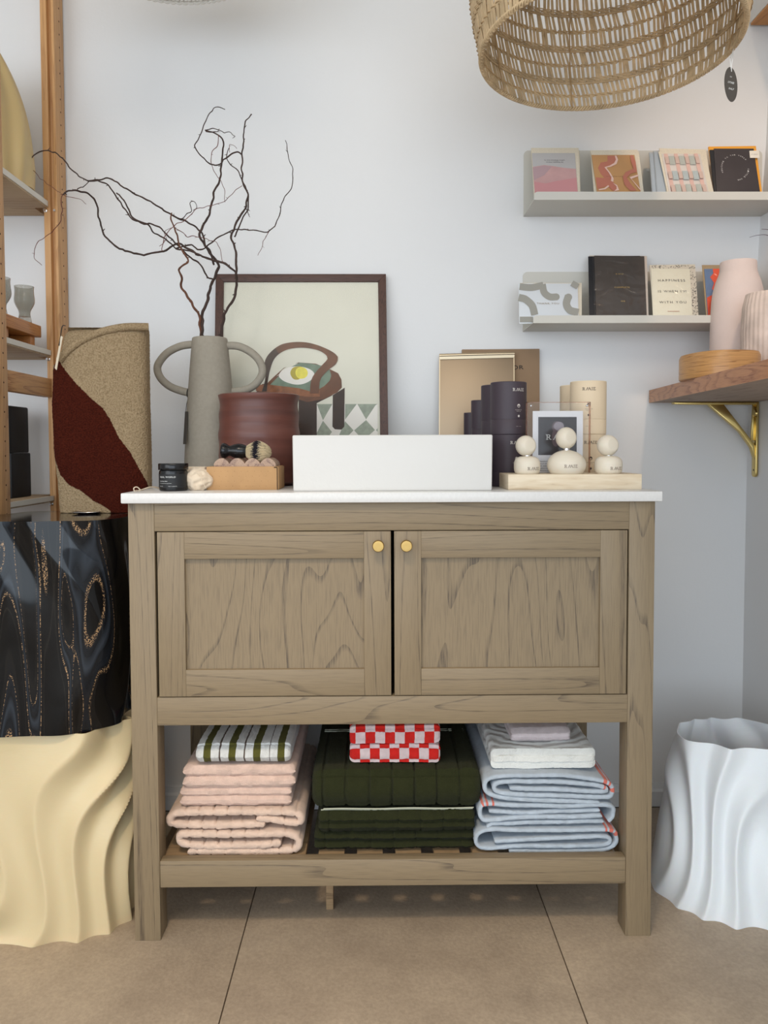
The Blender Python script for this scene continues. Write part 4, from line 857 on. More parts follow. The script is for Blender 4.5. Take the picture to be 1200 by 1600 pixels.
for pts in ([(1212, 470), (1222, 420), (1215, 380), (1200, 368), (1184, 367.5), (1171, 371)], [(1214, 470), (1230, 410), (1222, 372), (1204, 360), (1190, 358)]):
    P = [at(x, y, Y=.285-.0*i) for i, (x, y) in enumerate(pts)]; P[0] = Vector((gc_[0]+.01, gc_[1], zg-.05))
    build('stem', MB().tube(cr(P, 8), [.0011-.0007*i/40 for i in range(41)], 6), mat('dry_stem', (90, 74, 84), .8), tg_, smooth=True)

# ================================================================== LEFT SHELVING UNIT
pine = dict(c=(206, 158, 106), dark=(172, 122, 74), rough=.5)
pn_z = wood('pine_upright', axis='z', rings=5, across=22, along=1.2, line=.12, pore=.15, **pine); pn_y = wood('pine_crosswise', axis='y', rings=5, across=22, along=1.5, line=.14, pore=.15, c=(200, 150, 98), dark=(150, 98, 56), rough=.5)
pn_b = wood('pine_board', axis='x', rings=5, across=14, along=1.2, line=.12, c=(186, 162, 130), dark=(160, 132, 100), rough=.6); m_edge = mat('pale_board_edge', (220, 214, 202), .55)
un = thing('shelving_unit', (-1.2, .39, 0), 'open pine shelving unit with drilled posts at the left edge', 'shelving unit')
def post(x0, x1, y0, y1):
    g_ = (y1-y0)*.25; xm0, xm1 = x0+(x1-x0)*.46, x0+(x1-x0)*.80
    return build('post', MB().prism([(x0, y0), (xm0, y0), (xm0, y0+g_), (xm1, y0+g_), (xm1, y0), (x1, y0), (x1, y1), (x0, y1)], 'z', 0, 2.6), pn_z, un, bevel=.0008)
pf = post(-.863, -.829, .510, .570); pn = post(-.881, -.847, .200, .256)
post(-1.72, -1.686, .510, .570); post(-1.72, -1.686, .200, .256)
m_hole = mat('peg_hole', (60, 38, 22), .9)
for (pp, X_, Y_) in ((pf, -.829, .543), (pn, -.847, .236)):
    hm = MB()
    for k in range(80): hm.lathe([(0, 0), (.0022, 0), (.0022, .0003), (0, .0003)], (X_+.0001, Y_, .08+.0322*k), 10, Matrix.Rotation(pi/2, 4, 'Y'))
    tag(build('peg_holes', hm, m_hole, pp), kind='stuff')
for z0, z1 in ((1.568, 1.585), (1.197, 1.213), (.830, .8455), (.45, .466), (.12, .136)):
    s_ = boxo('shelf_board', (-1.70, .262, z0), (-.853, .506, z1), pn_b, un, .0008); boxo('board_back', (-1.70, .506, z0), (-.885, .572, z1), pn_b, un, 0)
    boxo('edge_band', (-.853, .262, z0+(z1-z0)*.22), (-.8508, .506, z1), m_edge, s_, 0)
    for yy in (.4975,):
        pi_ = MB().lathe([(0, 0), (.0045, 0), (.0045, .004), (.0025, .005), (.0025, .014), (0, .014)], (-.858, .510, z0-.006), 14, Matrix.Rotation(pi/2, 4, 'X'))
        pi_.lathe([(0, 0), (.003, 0), (.003, .006), (0, .006)], (-.835, .510, z0-.006), 12, Matrix.Rotation(pi/2, 4, 'X')); build('shelf_pin', pi_, m_ss, un, smooth=True)
for z0, z1 in ((1.0955, 1.1415), (.762, .806), (.20, .245), (2.2, 2.245)):
    build('side_rung', MB().add([(-.875, .256, z0), (-.852, .256, z0), (-.852, .5099, z0), (-.875, .5099, z0), (-.875, .256, z1), (-.852, .256, z1), (-.852, .5099, z1), (-.875, .5099, z1)], [(0, 3, 2, 1), (4, 5, 6, 7), (0, 1, 5, 4), (1, 2, 6, 5), (2, 3, 7, 6), (3, 0, 4, 7)]), pn_y, un, bevel=.001)
# black boxes
m_bb = mat('black_fabric_box', (20, 21, 24), .6, bump=(400, .0003)); z_1 = at(54, 707, Y=.50).z; z_2 = at(54, 637, Y=.50).z
tag(boxo('storage_box', (-.985, .392, .8456), (-.905, .500, z_1-.001), m_bb, None, .003), 'black storage box, lower of the two stacked on the pine shelf', 'box', 'black boxes stacked on the pine shelf')
tag(boxo('storage_box', (-.985, .390, z_1-.0006), (-.907, .497, z_2), m_bb, None, .004), 'black storage box, upper of the two stacked on the pine shelf', 'box', 'black boxes stacked on the pine shelf')
# footed board with glasses
m_amb = wood('amber_wood', (190, 124, 58), (150, 88, 36), 'y', .45, rings=6, across=30, along=2, coat=.2)
tzt, tzb = at(75, 513, X=-.858).z, at(75, 531, X=-.858).z
fb = thing('footed_board', (-.93, .37, 1.213), 'amber wooden footed stand on the pine shelf under the glasses', 'stand')
boxo('board', (-1.01, .268, tzb), (-.859, .470, tzt), m_amb, fb, .002)
for y in (.30, .440): boxo('foot', (-1.0, y-.012, 1.213), (-.868, y+.012, tzb), m_amb, fb, .0015)
m_smoke = mat('smoked_glass', (206, 204, 196), .12, trans=.9, ior=1.35, spec=.5)
def goblet(cx, cy_, z0, h, R_, label):
    pr_ = [(0, 0), (.66, 0), (.68, .02), (.62, .12), (.55, .24), (.60, .34), (.80, .44), (.97, .55), (1.0, .66), (.95, .78), (.93, .9), (.96, 1.0)]
    pts = [(p.x, p.y) for p in cr([(a*R_, b2*h, 0) for a, b2 in pr_], 4)]; inn = [(max(0, x-.0016), y+(.0015 if y < h*.97 else 0)) for x, y in pts[::-1] if y > h*.14]
    tag(build('drinking_glass', MB().lathe(pts+inn+[(0, h*.14)], (cx, cy_, z0), 48), m_smoke, smooth=True), label, 'glass', 'smoked glasses on the amber stand')
goblet(-.880, .425, tzt, .088, .0235, 'smoked wavy glass on the amber stand, the one nearer the wall'); goblet(-.898, .335, tzt, .090, .0255, 'smoked wavy glass on the amber stand, half hidden by the front post')

# ================================================================== WAVY PRINTED VESSELS
def closed(pts, N_):
    P = cr([(x, y, 0) for x, y in pts], 24, True); d = [0]
    for i in range(len(P)): d.append(d[-1]+(P[(i+1) % len(P)]-P[i]).length)
    out = []; i = 0
    for k in range(N_):
        s = d[-1]*k/N_
        while d[i+1] < s: i += 1
        out.append(P[i].lerp(P[(i+1) % len(P)], (s-d[i])/max(1e-9, d[i+1]-d[i])))
    return out
def wavy(b0, b1, z0, z1, K, amp, seed, sway=.5, N_=560, M_=64, thick=.0022, solid=False, tops=None, cusp=.12, prof=None):
    A_, B_ = closed(b0, N_), closed(b1, N_); ca = sum(A_, Vector())/N_
    def outline(t_):
        f = prof(t_) if prof else t_
        P = [a.lerp(b2, f) for a, b2 in zip(A_, B_)]; out = []
        for i in range(N_):
            tan = (P[(i+1) % N_]-P[i-1]).normalized(); nn = Vector((tan.y, -tan.x, 0))
            if nn.dot(P[i]-(ca)) < 0: nn = -nn
            s = i/N_; ss = s+.022*sin(2*pi*2*s+seed)+.016*sin(2*pi*3*s+1.7*seed)
            ph = sway*(sin(2.6*t_+seed+2.2*sin(2*pi*s))+.6*sin(5.2*t_+2*seed+4*pi*s))/K*1.0
            x = pi*K*(ss+ph/ (1.6)); w_ = math.sqrt(sin(x)**2+cusp**2)-.55
            a2 = amp*(.75+.35*sin(2*pi*s*2+seed+2*t_))
            out.append(P[i]-nn*w_*a2*1.0)
        return out
    vs = []; fs = []
    for j in range(M_+1):
        t_ = j/M_; O_ = outline(t_)
        zt = (lambda i: (tops(i/N_) if tops else 0)*t_**3)
        vs += [(p.x, p.y, z0+(z1-z0)*t_+zt(i)) for i, p in enumerate(O_)]
    for j in range(M_): fs += [(j*N_+i, j*N_+(i+1) % N_, (j+1)*N_+(i+1) % N_, (j+1)*N_+i) for i in range(N_)]
    fs.append(tuple(range(N_))[::-1])
    if solid: fs.append(tuple(range(M_*N_, (M_+1)*N_)))
    else:
        o = len(vs)
        for j in range(M_, 2, -3):
            O_ = [Vector(vs[j*N_+i]) for i in range(N_)]
            for i in range(N_):
                tan = (O_[(i+1) % N_]-O_[i-1]); tan.z = 0; tan.normalize(); nn = Vector((tan.y, -tan.x, 0))
                if nn.dot(O_[i]-ca) < 0: nn = -nn
                vs.append(O_[i]-nn*thick)
        rows = (len(vs)-o)//N_
        fs += [(M_*N_+i, M_*N_+(i+1) % N_, o+(i+1) % N_, o+i) for i in range(N_)]
        for r in range(rows-1): fs += [(o+r*N_+i, o+r*N_+(i+1) % N_, o+(r+1)*N_+(i+1) % N_, o+(r+1)*N_+i) for i in range(N_)]
        fs.append(tuple(range(o+(rows-1)*N_, o+rows*N_)))
    return MB().add(vs, fs)
def printed(name, c, rough=.38):
    m = bpy.data.materials.new(name); m.use_nodes = True; nt = m.node_tree; b = nt.nodes['Principled BSDF']; b.inputs['Base Color'].default_value = lin(c); b.inputs['Roughness'].default_value = rough
    tc = nt.nodes.new('ShaderNodeTexCoord'); wv = nt.nodes.new('ShaderNodeTexWave'); wv.bands_direction = 'Z'; wv.inputs['Scale'].default_value = 160; bp = nt.nodes.new('ShaderNodeBump'); bp.inputs['Distance'].default_value = .0002; bp.inputs['Strength'].default_value = .35
    nt.links.new(tc.outputs['Object'], wv.inputs[0]); nt.links.new(wv.outputs['Fac'], bp.inputs['Height']); nt.links.new(bp.outputs[0], b.inputs['Normal'])
    b.inputs['Subsurface Weight'].default_value = .12; b.inputs['Subsurface Scale'].default_value = .02
    return m
foot = [(-1.08, -.005), (-.92, -.015), (-.76, -.012), (-.62, .0), (-.548, .05), (-.542, .13), (-.562, .215), (-.62, .262), (-.72, .27), (-.80, .245), (-.84, .172), (-1.0, .165), (-1.1, .15), (-1.12, .07)]
topo = [(x*.94-.045 if x > -.8 else x, .018+y*.93) for x, y in foot]
cream = tag(build('wavy_planter', wavy(foot, topo, 0, .408, 14, .036, .6, sway=1.6, prof=lambda t_: .5*(1-cos(pi*t_))*.6+.4*t_, N_=840, M_=90, cusp=.15), printed('cream_printed_plastic', (212, 191, 152), .42), smooth=True), 'large cream planter with deep wavy folds standing on floor left of vanity', 'planter')
m_marb = bpy.data.materials.new('black_marbled_lacquer'); m_marb.use_nodes = True; nt = m_marb.node_tree; N = nt.nodes.new; L = nt.links.new; b = nt.nodes['Principled BSDF']
tc = N('ShaderNodeTexCoord'); mp = N('ShaderNodeMapping'); mp.inputs['Scale'].default_value = (12, 5, 1.5); L(tc.outputs['Object'], mp.inputs[0])
n1 = N('ShaderNodeTexNoise'); n1.inputs['Scale'].default_value = 1; n1.inputs['Detail'].default_value = 1.2; n1.inputs['Distortion'].default_value = .55; L(mp.outputs[0], n1.inputs['Vector'])
mu = N('ShaderNodeMath'); mu.operation = 'MULTIPLY'; mu.inputs[1].default_value = 4.2; L(n1.outputs['Fac'], mu.inputs[0]); fr = N('ShaderNodeMath'); fr.operation = 'FRACT'; L(mu.outputs[0], fr.inputs[0])
r1 = N('ShaderNodeValToRGB'); e = r1.color_ramp.elements; e[0].position = 0; e[0].color = lin((6, 6, 7)); e[1].position = 1; e[1].color = lin((6, 6, 7))
for p, c in ((.30, (9, 9, 10)), (.34, (28, 26, 24)), (.37, (10, 10, 11)), (.50, (12, 12, 14)), (.545, (25, 28, 33)), (.60, (16, 19, 24)), (.66, (44, 50, 58)), (.70, (14, 16, 20)), (.76, (23, 27, 33)), (.80, (14, 15, 18)), (.90, (22, 20, 18)), (.93, (8, 8, 9))):
    x = e.new(p); x.color = lin(c)
L(fr.outputs[0], r1.inputs[0])
r2 = N('ShaderNodeValToRGB'); e = r2.color_ramp.elements; e[0].position = .505; e[0].color = (0, 0, 0, 1); e[1].position = .565; e[1].color = (0, 0, 0, 1); x = e.new(.52); x.color = (1, 1, 1, 1); x = e.new(.545); x.color = (1, 1, 1, 1); x = e.new(.775); x.color = (0, 0, 0, 1); x = e.new(.785); x.color = (1, 1, 1, 1); x = e.new(.80); x.color = (0, 0, 0, 1)
L(fr.outputs[0], r2.inputs[0]); n3 = N('ShaderNodeTexNoise'); n3.inputs['Scale'].default_value = 420; L(tc.outputs['Object'], n3.inputs['Vector']); r3 = N('ShaderNodeValToRGB'); r3.color_ramp.elements[0].position = .50; r3.color_ramp.elements[1].position = .60; L(n3.outputs['Fac'], r3.inputs[0])
m1 = N('ShaderNodeMath'); m1.operation = 'MULTIPLY'; L(r2.outputs[0], m1.inputs[0]); L(r3.outputs[0], m1.inputs[1]); mx = N('ShaderNodeMix'); mx.data_type = 'RGBA'; L(m1.outputs[0], mx.inputs[0]); L(r1.outputs[0], mx.inputs[6]); mx.inputs[7].default_value = lin((176, 142, 104)); L(mx.outputs[2], b.inputs['Base Color'])
b.inputs['Roughness'].default_value = .10; b.inputs['Specular IOR Level'].default_value = .34
topb = [(x+.004, y+.0) for x, y in foot]
botb = [(x-.012 if x > -.7 else x, y+.008) for x, y in foot]
ped = tag(build('wavy_pedestal', wavy(botb, topb, .408, .826, 11, .014, 2.1, sway=.8, solid=True, cusp=.5), m_marb, smooth=True), 'glossy black marbled wavy pedestal stacked on the cream planter', 'pedestal')
dc = at(143, 801, Z=.826)
dish = thing('small_dish', (dc.x, dc.y, .826), 'tiny shallow oval dish on the black pedestal in front of rug', 'dish')
build('dish_bowl', MB().lathe([(0, 0), (.016, 0), (.030, .0035), (.0310, .0042), (.0295, .0040), (.016, .0012), (0, .001)], (dc.x, dc.y-.03, .826), 40, sy=.62), mat('dish_plum', (52, 36, 46), .2, coat=.5), dish, smooth=True)
build('dish_rim', MB().tube([(dc.x+.0306*cos(a), dc.y-.03+.62*.0306*sin(a), .826+.0042) for a in [2*pi*i/48 for i in range(48)]], .0006, 6, closed=True), mat('silver_rim', (220, 218, 216), .2, 1), dish, smooth=True)

wc = (.748, .185)
wb0 = [(wc[0]+r*cos(a), wc[1]+r*sin(a)*.98) for a, r in [(2*pi*i/12, .176) for i in range(12)]]
wb1 = [(wc[0]+.012+.132*cos(a), wc[1]+.008+.098*sin(a)) for a in [2*pi*i/12 for i in range(12)]]
tag(build('wavy_basket', wavy(wb0, wb1, 0, .335, 11, .023, 4.4, sway=.9, prof=lambda t_: t_**1.15, cusp=.28, thick=.002, N_=720, M_=90), printed('white_printed_plastic', (236, 237, 240), .36), smooth=True), 'open white basket with deep wavy folds on floor right of vanity', 'basket')
yb0 = [(-.958+.122*cos(a), .40+.100*sin(a)) for a in [2*pi*i/12 for i in range(12)]]; yb1 = [(-.962+.050*cos(a), .40+.040*sin(a)) for a in [2*pi*i/12 for i in range(12)]]
tag(build('wavy_vase', wavy(yb0, yb1, 1.586, at(5, 76, Y=.39).z, 9, .012, 1.3, sway=.5, N_=360, cusp=.6, prof=lambda t_: t_**2.5+.9*max(0, .16-t_)**1.2), printed('straw_printed_plastic', (204, 176, 124), .45), smooth=True), 'tall straw yellow wavy vase on the top pine shelf', 'vase')

# ================================================================== FOLDED RUG
m_rb = terry('rug_beige', (158, 136, 106)); m_rr = terry('rug_oxblood', (66, 24, 14))
for m_ in (m_rb, m_rr): m_.node_tree.nodes['Noise Texture'].inputs['Scale'].default_value = 380
rY = .222; zr0, zr1 = .827, at(170, 511, Y=rY).z
edgeL = [(0, 98), (.12, 94), (.35, 88), (.6, 85), (.78, 87), (.9, 92), (.965, 96), (1, 103)]; edgeR = [(0, 238), (.3, 240), (.6, 238.5), (.9, 236.5), (.965, 235), (.985, 231), (1, 224)]
def lerpt(tb, v):
    for (a, x), (b2, y) in zip(tb, tb[1:]):
        if v <= b2: return x+(y-x)*(v-a)/(b2-a)
    return tb[-1][1]
red = [(88, 556), (97, 571), (107, 585), (118, 598), (130, 610), (145, 625), (160, 637), (172, 655), (186, 684), (203, 706), (218, 733), (229, 752), (236, 772), (240, 800), (240, 830), (186, 830), (172, 798), (160, 790), (145, 782), (128, 768), (108, 758), (94, 742), (80, 700), (78, 600)]
def inpoly(x, y, P):
    c = False; j = len(P)-1
    for i in range(len(P)):
        if (P[i][1] > y) != (P[j][1] > y) and x < (P[j][0]-P[i][0])*(y-P[i][1])/(P[j][1]-P[i][1])+P[i][0]: c = not c
        j = i
    return c
flap = [(80, 575), (92, 562), (105, 548), (120, 536), (140, 525), (158, 518), (178, 513), (200, 510), (240, 509)]
def flapy(x):
    for (a, y), (b2, z) in zip(flap, flap[1:]):
        if x <= b2: return y+(z-y)*(x-a)/(b2-a)
    return 509
def rugdist(x, y):
    d = 1e9; n_ = len(red)
    for i_ in range(n_):
        ax_, ay_ = red[i_]; bx_, by_ = red[(i_+1) % n_]; L2_ = (bx_-ax_)**2+(by_-ay_)**2
        t_ = max(0, min(1, ((x-ax_)*(bx_-ax_)+(y-ay_)*(by_-ay_))/L2_)); d = min(d, math.hypot(x-ax_-t_*(bx_-ax_), y-ay_-t_*(by_-ay_)))
    return d if inpoly(x, y, red) else -d
mb = MB(); NV, NU = 190, 260; hd = .040
vs = []; fs = []; mi = []
random.seed(5)
for j in range(NV+1):
    v = j/NV; z = zr0+(zr1-zr0)*v; py = topx(Vector((-.63, rY, z)))[1]
    xl = at(lerpt(edgeL, v), py, Y=rY).x; xr = min(-.5255, at(lerpt(edgeR, v), py, Y=rY).x)
    capf = math.sqrt(max(.02, 1-max(0, (v-.955)/.045)**2)) if v > .955 else 1
    for i in range(NU):
        a = 2*pi*i/NU; e = 3.4; cx = math.copysign(abs(cos(a))**(2/e), cos(a)); sy_ = math.copysign(abs(sin(a))**(2/e), sin(a))
        P = Vector(((xl+xr)/2+(xr-xl)/2*cx, rY+hd*sy_*capf*(1 if sy_ > 0 else .92+.08*v), z))
        if sin(a) < .3:
            X_, Y_ = topx(P); d = flapy(X_)-Y_
            if d > 0: P.y += min(.034, d*.03); P.z += 0 if v < .97 else -.004*(1-v)
        P += Vector((noise.noise(P*260), noise.noise(P*260+Vector((9, 0, 0))), noise.noise(P*200)*.5))*.0011+Vector((0, noise.noise(P*14)*.004, 0))
        P.x = min(P.x, -.5195); vs.append(P)
for j in range(NV):
    for i in range(NU):
        f = (j*NU+i, j*NU+(i+1) % NU, (j+1)*NU+(i+1) % NU, (j+1)*NU+i); cpt = (vs[f[0]]+vs[f[2]])/2; fs.append(f)
        mi.append(0)
mb.add(vs, fs); mb.mi = mi; mb.add([vs[NV*NU+i] for i in range(NU)], [tuple(range(NU))], 0); mb.add([vs[i] for i in range(NU)], [tuple(range(NU))[::-1]], 0)
m_rug = bpy.data.materials.new('rug_pile'); m_rug.use_nodes = True; nt = m_rug.node_tree; N = nt.nodes.new; L = nt.links.new; b = nt.nodes['Principled BSDF']; b.inputs['Roughness'].default_value = 1; b.inputs['Specular IOR Level'].default_value = .1
tc = N('ShaderNodeTexCoord'); at_ = N('ShaderNodeAttribute'); at_.attribute_name = 'leaf'; n1 = N('ShaderNodeTexNoise'); n1.inputs['Scale'].default_value = 260; n1.inputs['Detail'].default_value = 2; L(tc.outputs['Object'], n1.inputs['Vector'])
ad = N('ShaderNodeMath'); ad.operation = 'MULTIPLY_ADD'; L(n1.outputs['Fac'], ad.inputs[0]); ad.inputs[1].default_value = 3.0; ad.inputs[2].default_value = -1.5
su = N('ShaderNodeMath'); su.operation = 'ADD'; L(at_.outputs['Fac'], su.inputs[0]); L(ad.outputs[0], su.inputs[1])
st_ = N('ShaderNodeMapRange'); st_.inputs[1].default_value = -.5; st_.inputs[2].default_value = .5; L(su.outputs[0], st_.inputs[0])
n2 = N('ShaderNodeTexNoise'); n2.inputs['Scale'].default_value = 330; n2.inputs['Detail'].default_value = 4; L(tc.outputs['Object'], n2.inputs['Vector'])
def rmp(c0, c1):
    q_ = N('ShaderNodeValToRGB'); q_.color_ramp.elements[0].position = .35; q_.color_ramp.elements[1].position = .62; q_.color_ramp.elements[0].color = lin(c0); q_.color_ramp.elements[1].color = lin(c1); L(n2.outputs['Fac'], q_.inputs[0]); return q_
ra, rb_ = rmp((142, 121, 92), (170, 148, 117)), rmp((56, 19, 11), (76, 29, 17)); mx = N('ShaderNodeMix'); mx.data_type = 'RGBA'; L(st_.outputs[0], mx.inputs[0]); L(ra.outputs[0], mx.inputs[6]); L(rb_.outputs[0], mx.inputs[7]); L(mx.outputs[2], b.inputs['Base Color'])
bp = N('ShaderNodeBump'); bp.inputs['Distance'].default_value = .004; L(n2.outputs['Fac'], bp.inputs['Height']); L(bp.outputs[0], b.inputs['Normal'])
rug = tag(build('folded_rug', mb, m_rug, smooth=True), 'thick folded beige rug with an oxblood leaf shape, standing on the black pedestal', 'rug')
fa = rug.data.attributes.new('leaf', 'FLOAT', 'POINT'); off_ = OFF[rug.name]
for i_, v_ in enumerate(rug.data.vertices):
    P_ = v_.co+off_; x_, y_ = topx(P_); fa.data[i_].value = rugdist(x_, y_) if P_.y < rY+.022 else -20
fe = build('folded_edge', MB().tube(cr([at(x_, y_+1, Y=rY-hd*.93) for x_, y_ in flap[1:-1]]+[at(232, 511, Y=rY-hd*.6)], 8), .0085, 14), m_rug, rug, smooth=True)
fe.data.attributes.new('leaf', 'FLOAT', 'POINT').data.foreach_set('value', [-20.0]*len(fe.data.vertices))
rt = thing('rug_price_tag', tuple(at(92, 575, Y=.17)), 'cream card tag on black cord looped over the rug corner', 'tag')
build('cord', MB().tube(cr([at(102, 509, Y=.235), at(98, 509, Y=.19), at(96, 516, Y=.175), at(94, 530, Y=.168), at(92, 540, Y=.166)], 6), .001, 6), m_blk, rt, smooth=True)
build('card', MB().slab([at(95, 525, Y=.166), at(97.5, 526, Y=.164), at(88, 578, Y=.168), at(85.5, 575, Y=.170)], (.0008, .0006, 0)), mat('tag_cream', (214, 200, 176), .7), rt)

# ================================================================== TOWELS
def ribbon(pts, th, axis, lo, hi, step=.0035, wstep=.006, garc=None, gw=None, matfn=None, jit=.0007, wob=.0016, cfun=None, seed=0, front_only=False, gdep=.42):
    """pts: 2D centre line (h,z); axis 'y' keeps h as x and pushes along y; 'x' keeps h as y and pushes along x"""
    P = cr([(a, b2, 0) for a, b2 in pts], 10); d = [0]
    for a, b2 in zip(P, P[1:]): d.append(d[-1]+(b2-a).length)
    n = max(8, int(d[-1]/step)); C_ = []; i = 0
    for k in range(n+1):
        s = d[-1]*k/n
        while i < len(d)-2 and d[i+1] < s: i += 1
        C_.append(P[i].lerp(P[i+1], (s-d[i])/max(1e-9, d[i+1]-d[i])))
    nrm = []
    for k in range(n+1):
        t_ = C_[min(k+1, n)]-C_[max(0, k-1)]; t_.normalize(); nrm.append(Vector((-t_.y, t_.x, 0)))
    hw = th/2; tips = []
    tw = []
    for k in range(n+1):
        e = min(k, n-k)*d[-1]/n; f = math.sqrt(max(0, 1-(1-min(1, (e+.0006)/(hw*.9)))**2))
        if garc:
            s = d[-1]*k/n+garc*.4; g = abs((s+garc/2) % garc-garc/2); f *= 1-gdep*math.exp(-(g/.0018)**2)
        tw.append(hw*f)
    W_ = [];
    if axis == 'y':
        W_ = [lo, lo+.0012, lo+.003, lo+.006, lo+.010]+[lo+.016+(hi-lo-.020)*q/14 for q in range(15)]+[hi]
    else:
        m_ = max(10, int((hi-lo-.02)/wstep)); W_ = [lo, lo+.001, lo+.003, lo+.006]+[lo+.010+(hi-lo-.020)*q/m_ for q in range(m_+1)]+[hi-.006, hi-.003, hi-.001, hi]
    vs = []; fs = []; mi = []; R = 2*(n+1)
    for w_ in W_:
        e = min(w_-lo, hi-w_); rr = hw if axis == 'x' else min(hw, .010)
        f = math.sqrt(max(.02, 1-(1-min(1, (e+.0003)/rr))**2)) if (axis == 'x' or w_ < (lo+hi)/2) else 1
        if gw:
            g = abs((w_-lo-gw*.5+gw/2) % gw-gw/2); f *= 1-.26*math.exp(-(g/.0020)**2)
        for side in (1, -1):
            for k in range(n+1):
                c = C_[k]+nrm[k]*tw[k]*f*side
                p = Vector((c.x, w_, c.y)) if axis == 'y' else Vector((w_, c.x, c.y))
                q_ = p*170+Vector((seed, 0, seed)); nv = Vector((noise.noise(q_), noise.noise(q_+Vector((7, 3, 1))), noise.noise(q_+Vector((1, 8, 5)))))*jit*2
                lw = p*16+Vector((seed, seed, 0)); nv += Vector((0, 0, noise.noise(lw)))*wob
                vs.append(p+nv)
    for j in range(len(W_)-1):
        for k in range(n):
            a = j*R+k; b2 = (j+1)*R+k
            fs.append((a, a+1, b2+1, b2)); fs.append((a+n+1, b2+n+1, b2+n+2, a+n+2))
            m_ = matfn((W_[j]+W_[j+1])/2, d[-1]*(k+.5)/n, C_[k]) if matfn else 0; mi += [m_, m_]
        for k in (0, n): a = j*R+k; b2 = (j+1)*R+k; fs.append((a, b2, b2+n+1, a+n+1)); mi.append(matfn((W_[j]+W_[j+1])/2, d[-1]*k/n, C_[k]) if matfn else 0)
    for j in (0, len(W_)-1):
        for k in range(n): a = j*R+k; fs.append((a, a+n+1, a+n+2, a+1)); mi.append(matfn(W_[j], d[-1]*(k+.5)/n, C_[k]) if matfn else 0)
    return vs, fs, mi
def towel(name, rib, mats, label, group, cat='towel'):
    mb = MB()
    for vs, fs, mi in rib:
        o = len(mb.mi); mb.add(vs, fs, 0); mb.mi[o:] = mi
    lowest = min(v.z for v in mb.v)
    return tag(build(name, mb, mats, smooth=True), label, cat, group)
YF = .040; ZS = .150
def xz(l, org, s):        # enlarged-view points -> (x, z) on the front plane of the stacks
    return [(lambda p: (p.x, p.z))(at(org[0]+x/s, org[1]+y/s, Y=YF)) for x, y in l]
L5 = ((240, 1120), 4.615); R5 = ((730, 1110), 3.75)
gT = 'pink towels in the left stack'
tp = terry('towel_pink', (232, 204, 184)); tp2 = terry('towel_pale_pink', (228, 198, 182))
T1 = [(918, 912), (800, 925), (600, 932), (400, 935), (240, 925), (185, 895), (200, 856), (300, 850), (500, 852), (700, 852), (850, 845), (960, 848), (1030, 872), (1048, 915), (1020, 955), (900, 974), (700, 976), (500, 974), (250, 974)]
T2 = [(800, 783), (600, 790), (400, 790), (200, 785), (125, 775), (112, 745), (150, 705), (300, 697), (500, 697), (700, 697), (900, 697), (1020, 702), (1062, 735), (1050, 768), (980, 772), (860, 750), (740, 742)]
towel('folded_towel', [ribbon(xz(T1, *L5), .0150, 'y', YF-.004, .40, garc=.0275, seed=1)], tp, 'thick ribbed pink bath towel at the bottom of the left stack', gT)
towel('folded_towel', [ribbon(xz(T2, *L5), .0145, 'y', YF, .40, garc=.0275, seed=2)], tp, 'thick ribbed pink bath towel, second from bottom of the left stack', gT)
def zx(x, y): p = at(x, y, Y=YF); return p.x, p.z
def double(x0, x1, z0, z1, yf, yb, split=.42):      # two layers with the fold at the back, ends at the front
    a = (z1-z0)*split; b2 = (z1-z0)-a
    return [(yf+.006, z0+a/2), (yb-.02, z0+a/2), (yb, z0+(z1-z0)/2), (yb-.02, z1-b2/2), (yf+.05, z1-b2/2), (yf+.008, z1-b2/2)]
for (pa, pb, yt, yb, sd, dz, lab) in (((279, 1261), (455, 1261), 1233, 1262, 3, 0, 'small pale pink hand towel, lower of the two on the ribbed pink towels'), ((284, 1231), (461, 1231), 1199, 1233, 4, 0, 'small pale pink hand towel directly under the striped towel')):
    x0 = zx(*pa)[0]; x1 = zx(*pb)[0]; z0 = zx(360, yb)[1]; z1 = zx(360, yt)[1]
    y0 = YF+.004 if sd == 3 else YF+.002
    towel('folded_hand_towel', [ribbon(double(x0, x1, z0, z1, y0, .36), (z1-z0)*.54, 'x', x0, x1, step=.006, seed=sd)], tp2, lab, gT)
x0, x1 = zx(304, 1190)[0], zx(453, 1190)[0]; z0 = zx(360, 1198)[1]+.001
wd = x1-x0
def stripe(w_, s, c):
    u = (w_-x0)/wd*690
    for a in (60, 240, 420, 598):
        if a <= u <= a+52: return 1
    for a in (172, 352, 535):
        if a <= u <= a+9: return 2
    return 0
towel('folded_hand_towel', [ribbon([(.42, z0+.010), (.10, z0+.010), (YF+.022, z0+.012), (YF+.014, z0+.020), (YF+.026, z0+.028), (.10, z0+.031), (.42, z0+.031)], .0195, 'x', x0, x1, step=.006, wstep=.0016, matfn=stripe, seed=5, wob=.001)],
      [terry('towel_white', (222, 224, 222)), terry('towel_olive', (92, 90, 44)), terry('towel_brown_line', (96, 84, 76))], 'white hand towel with olive green stripes on top of the left stack', 'striped towel')
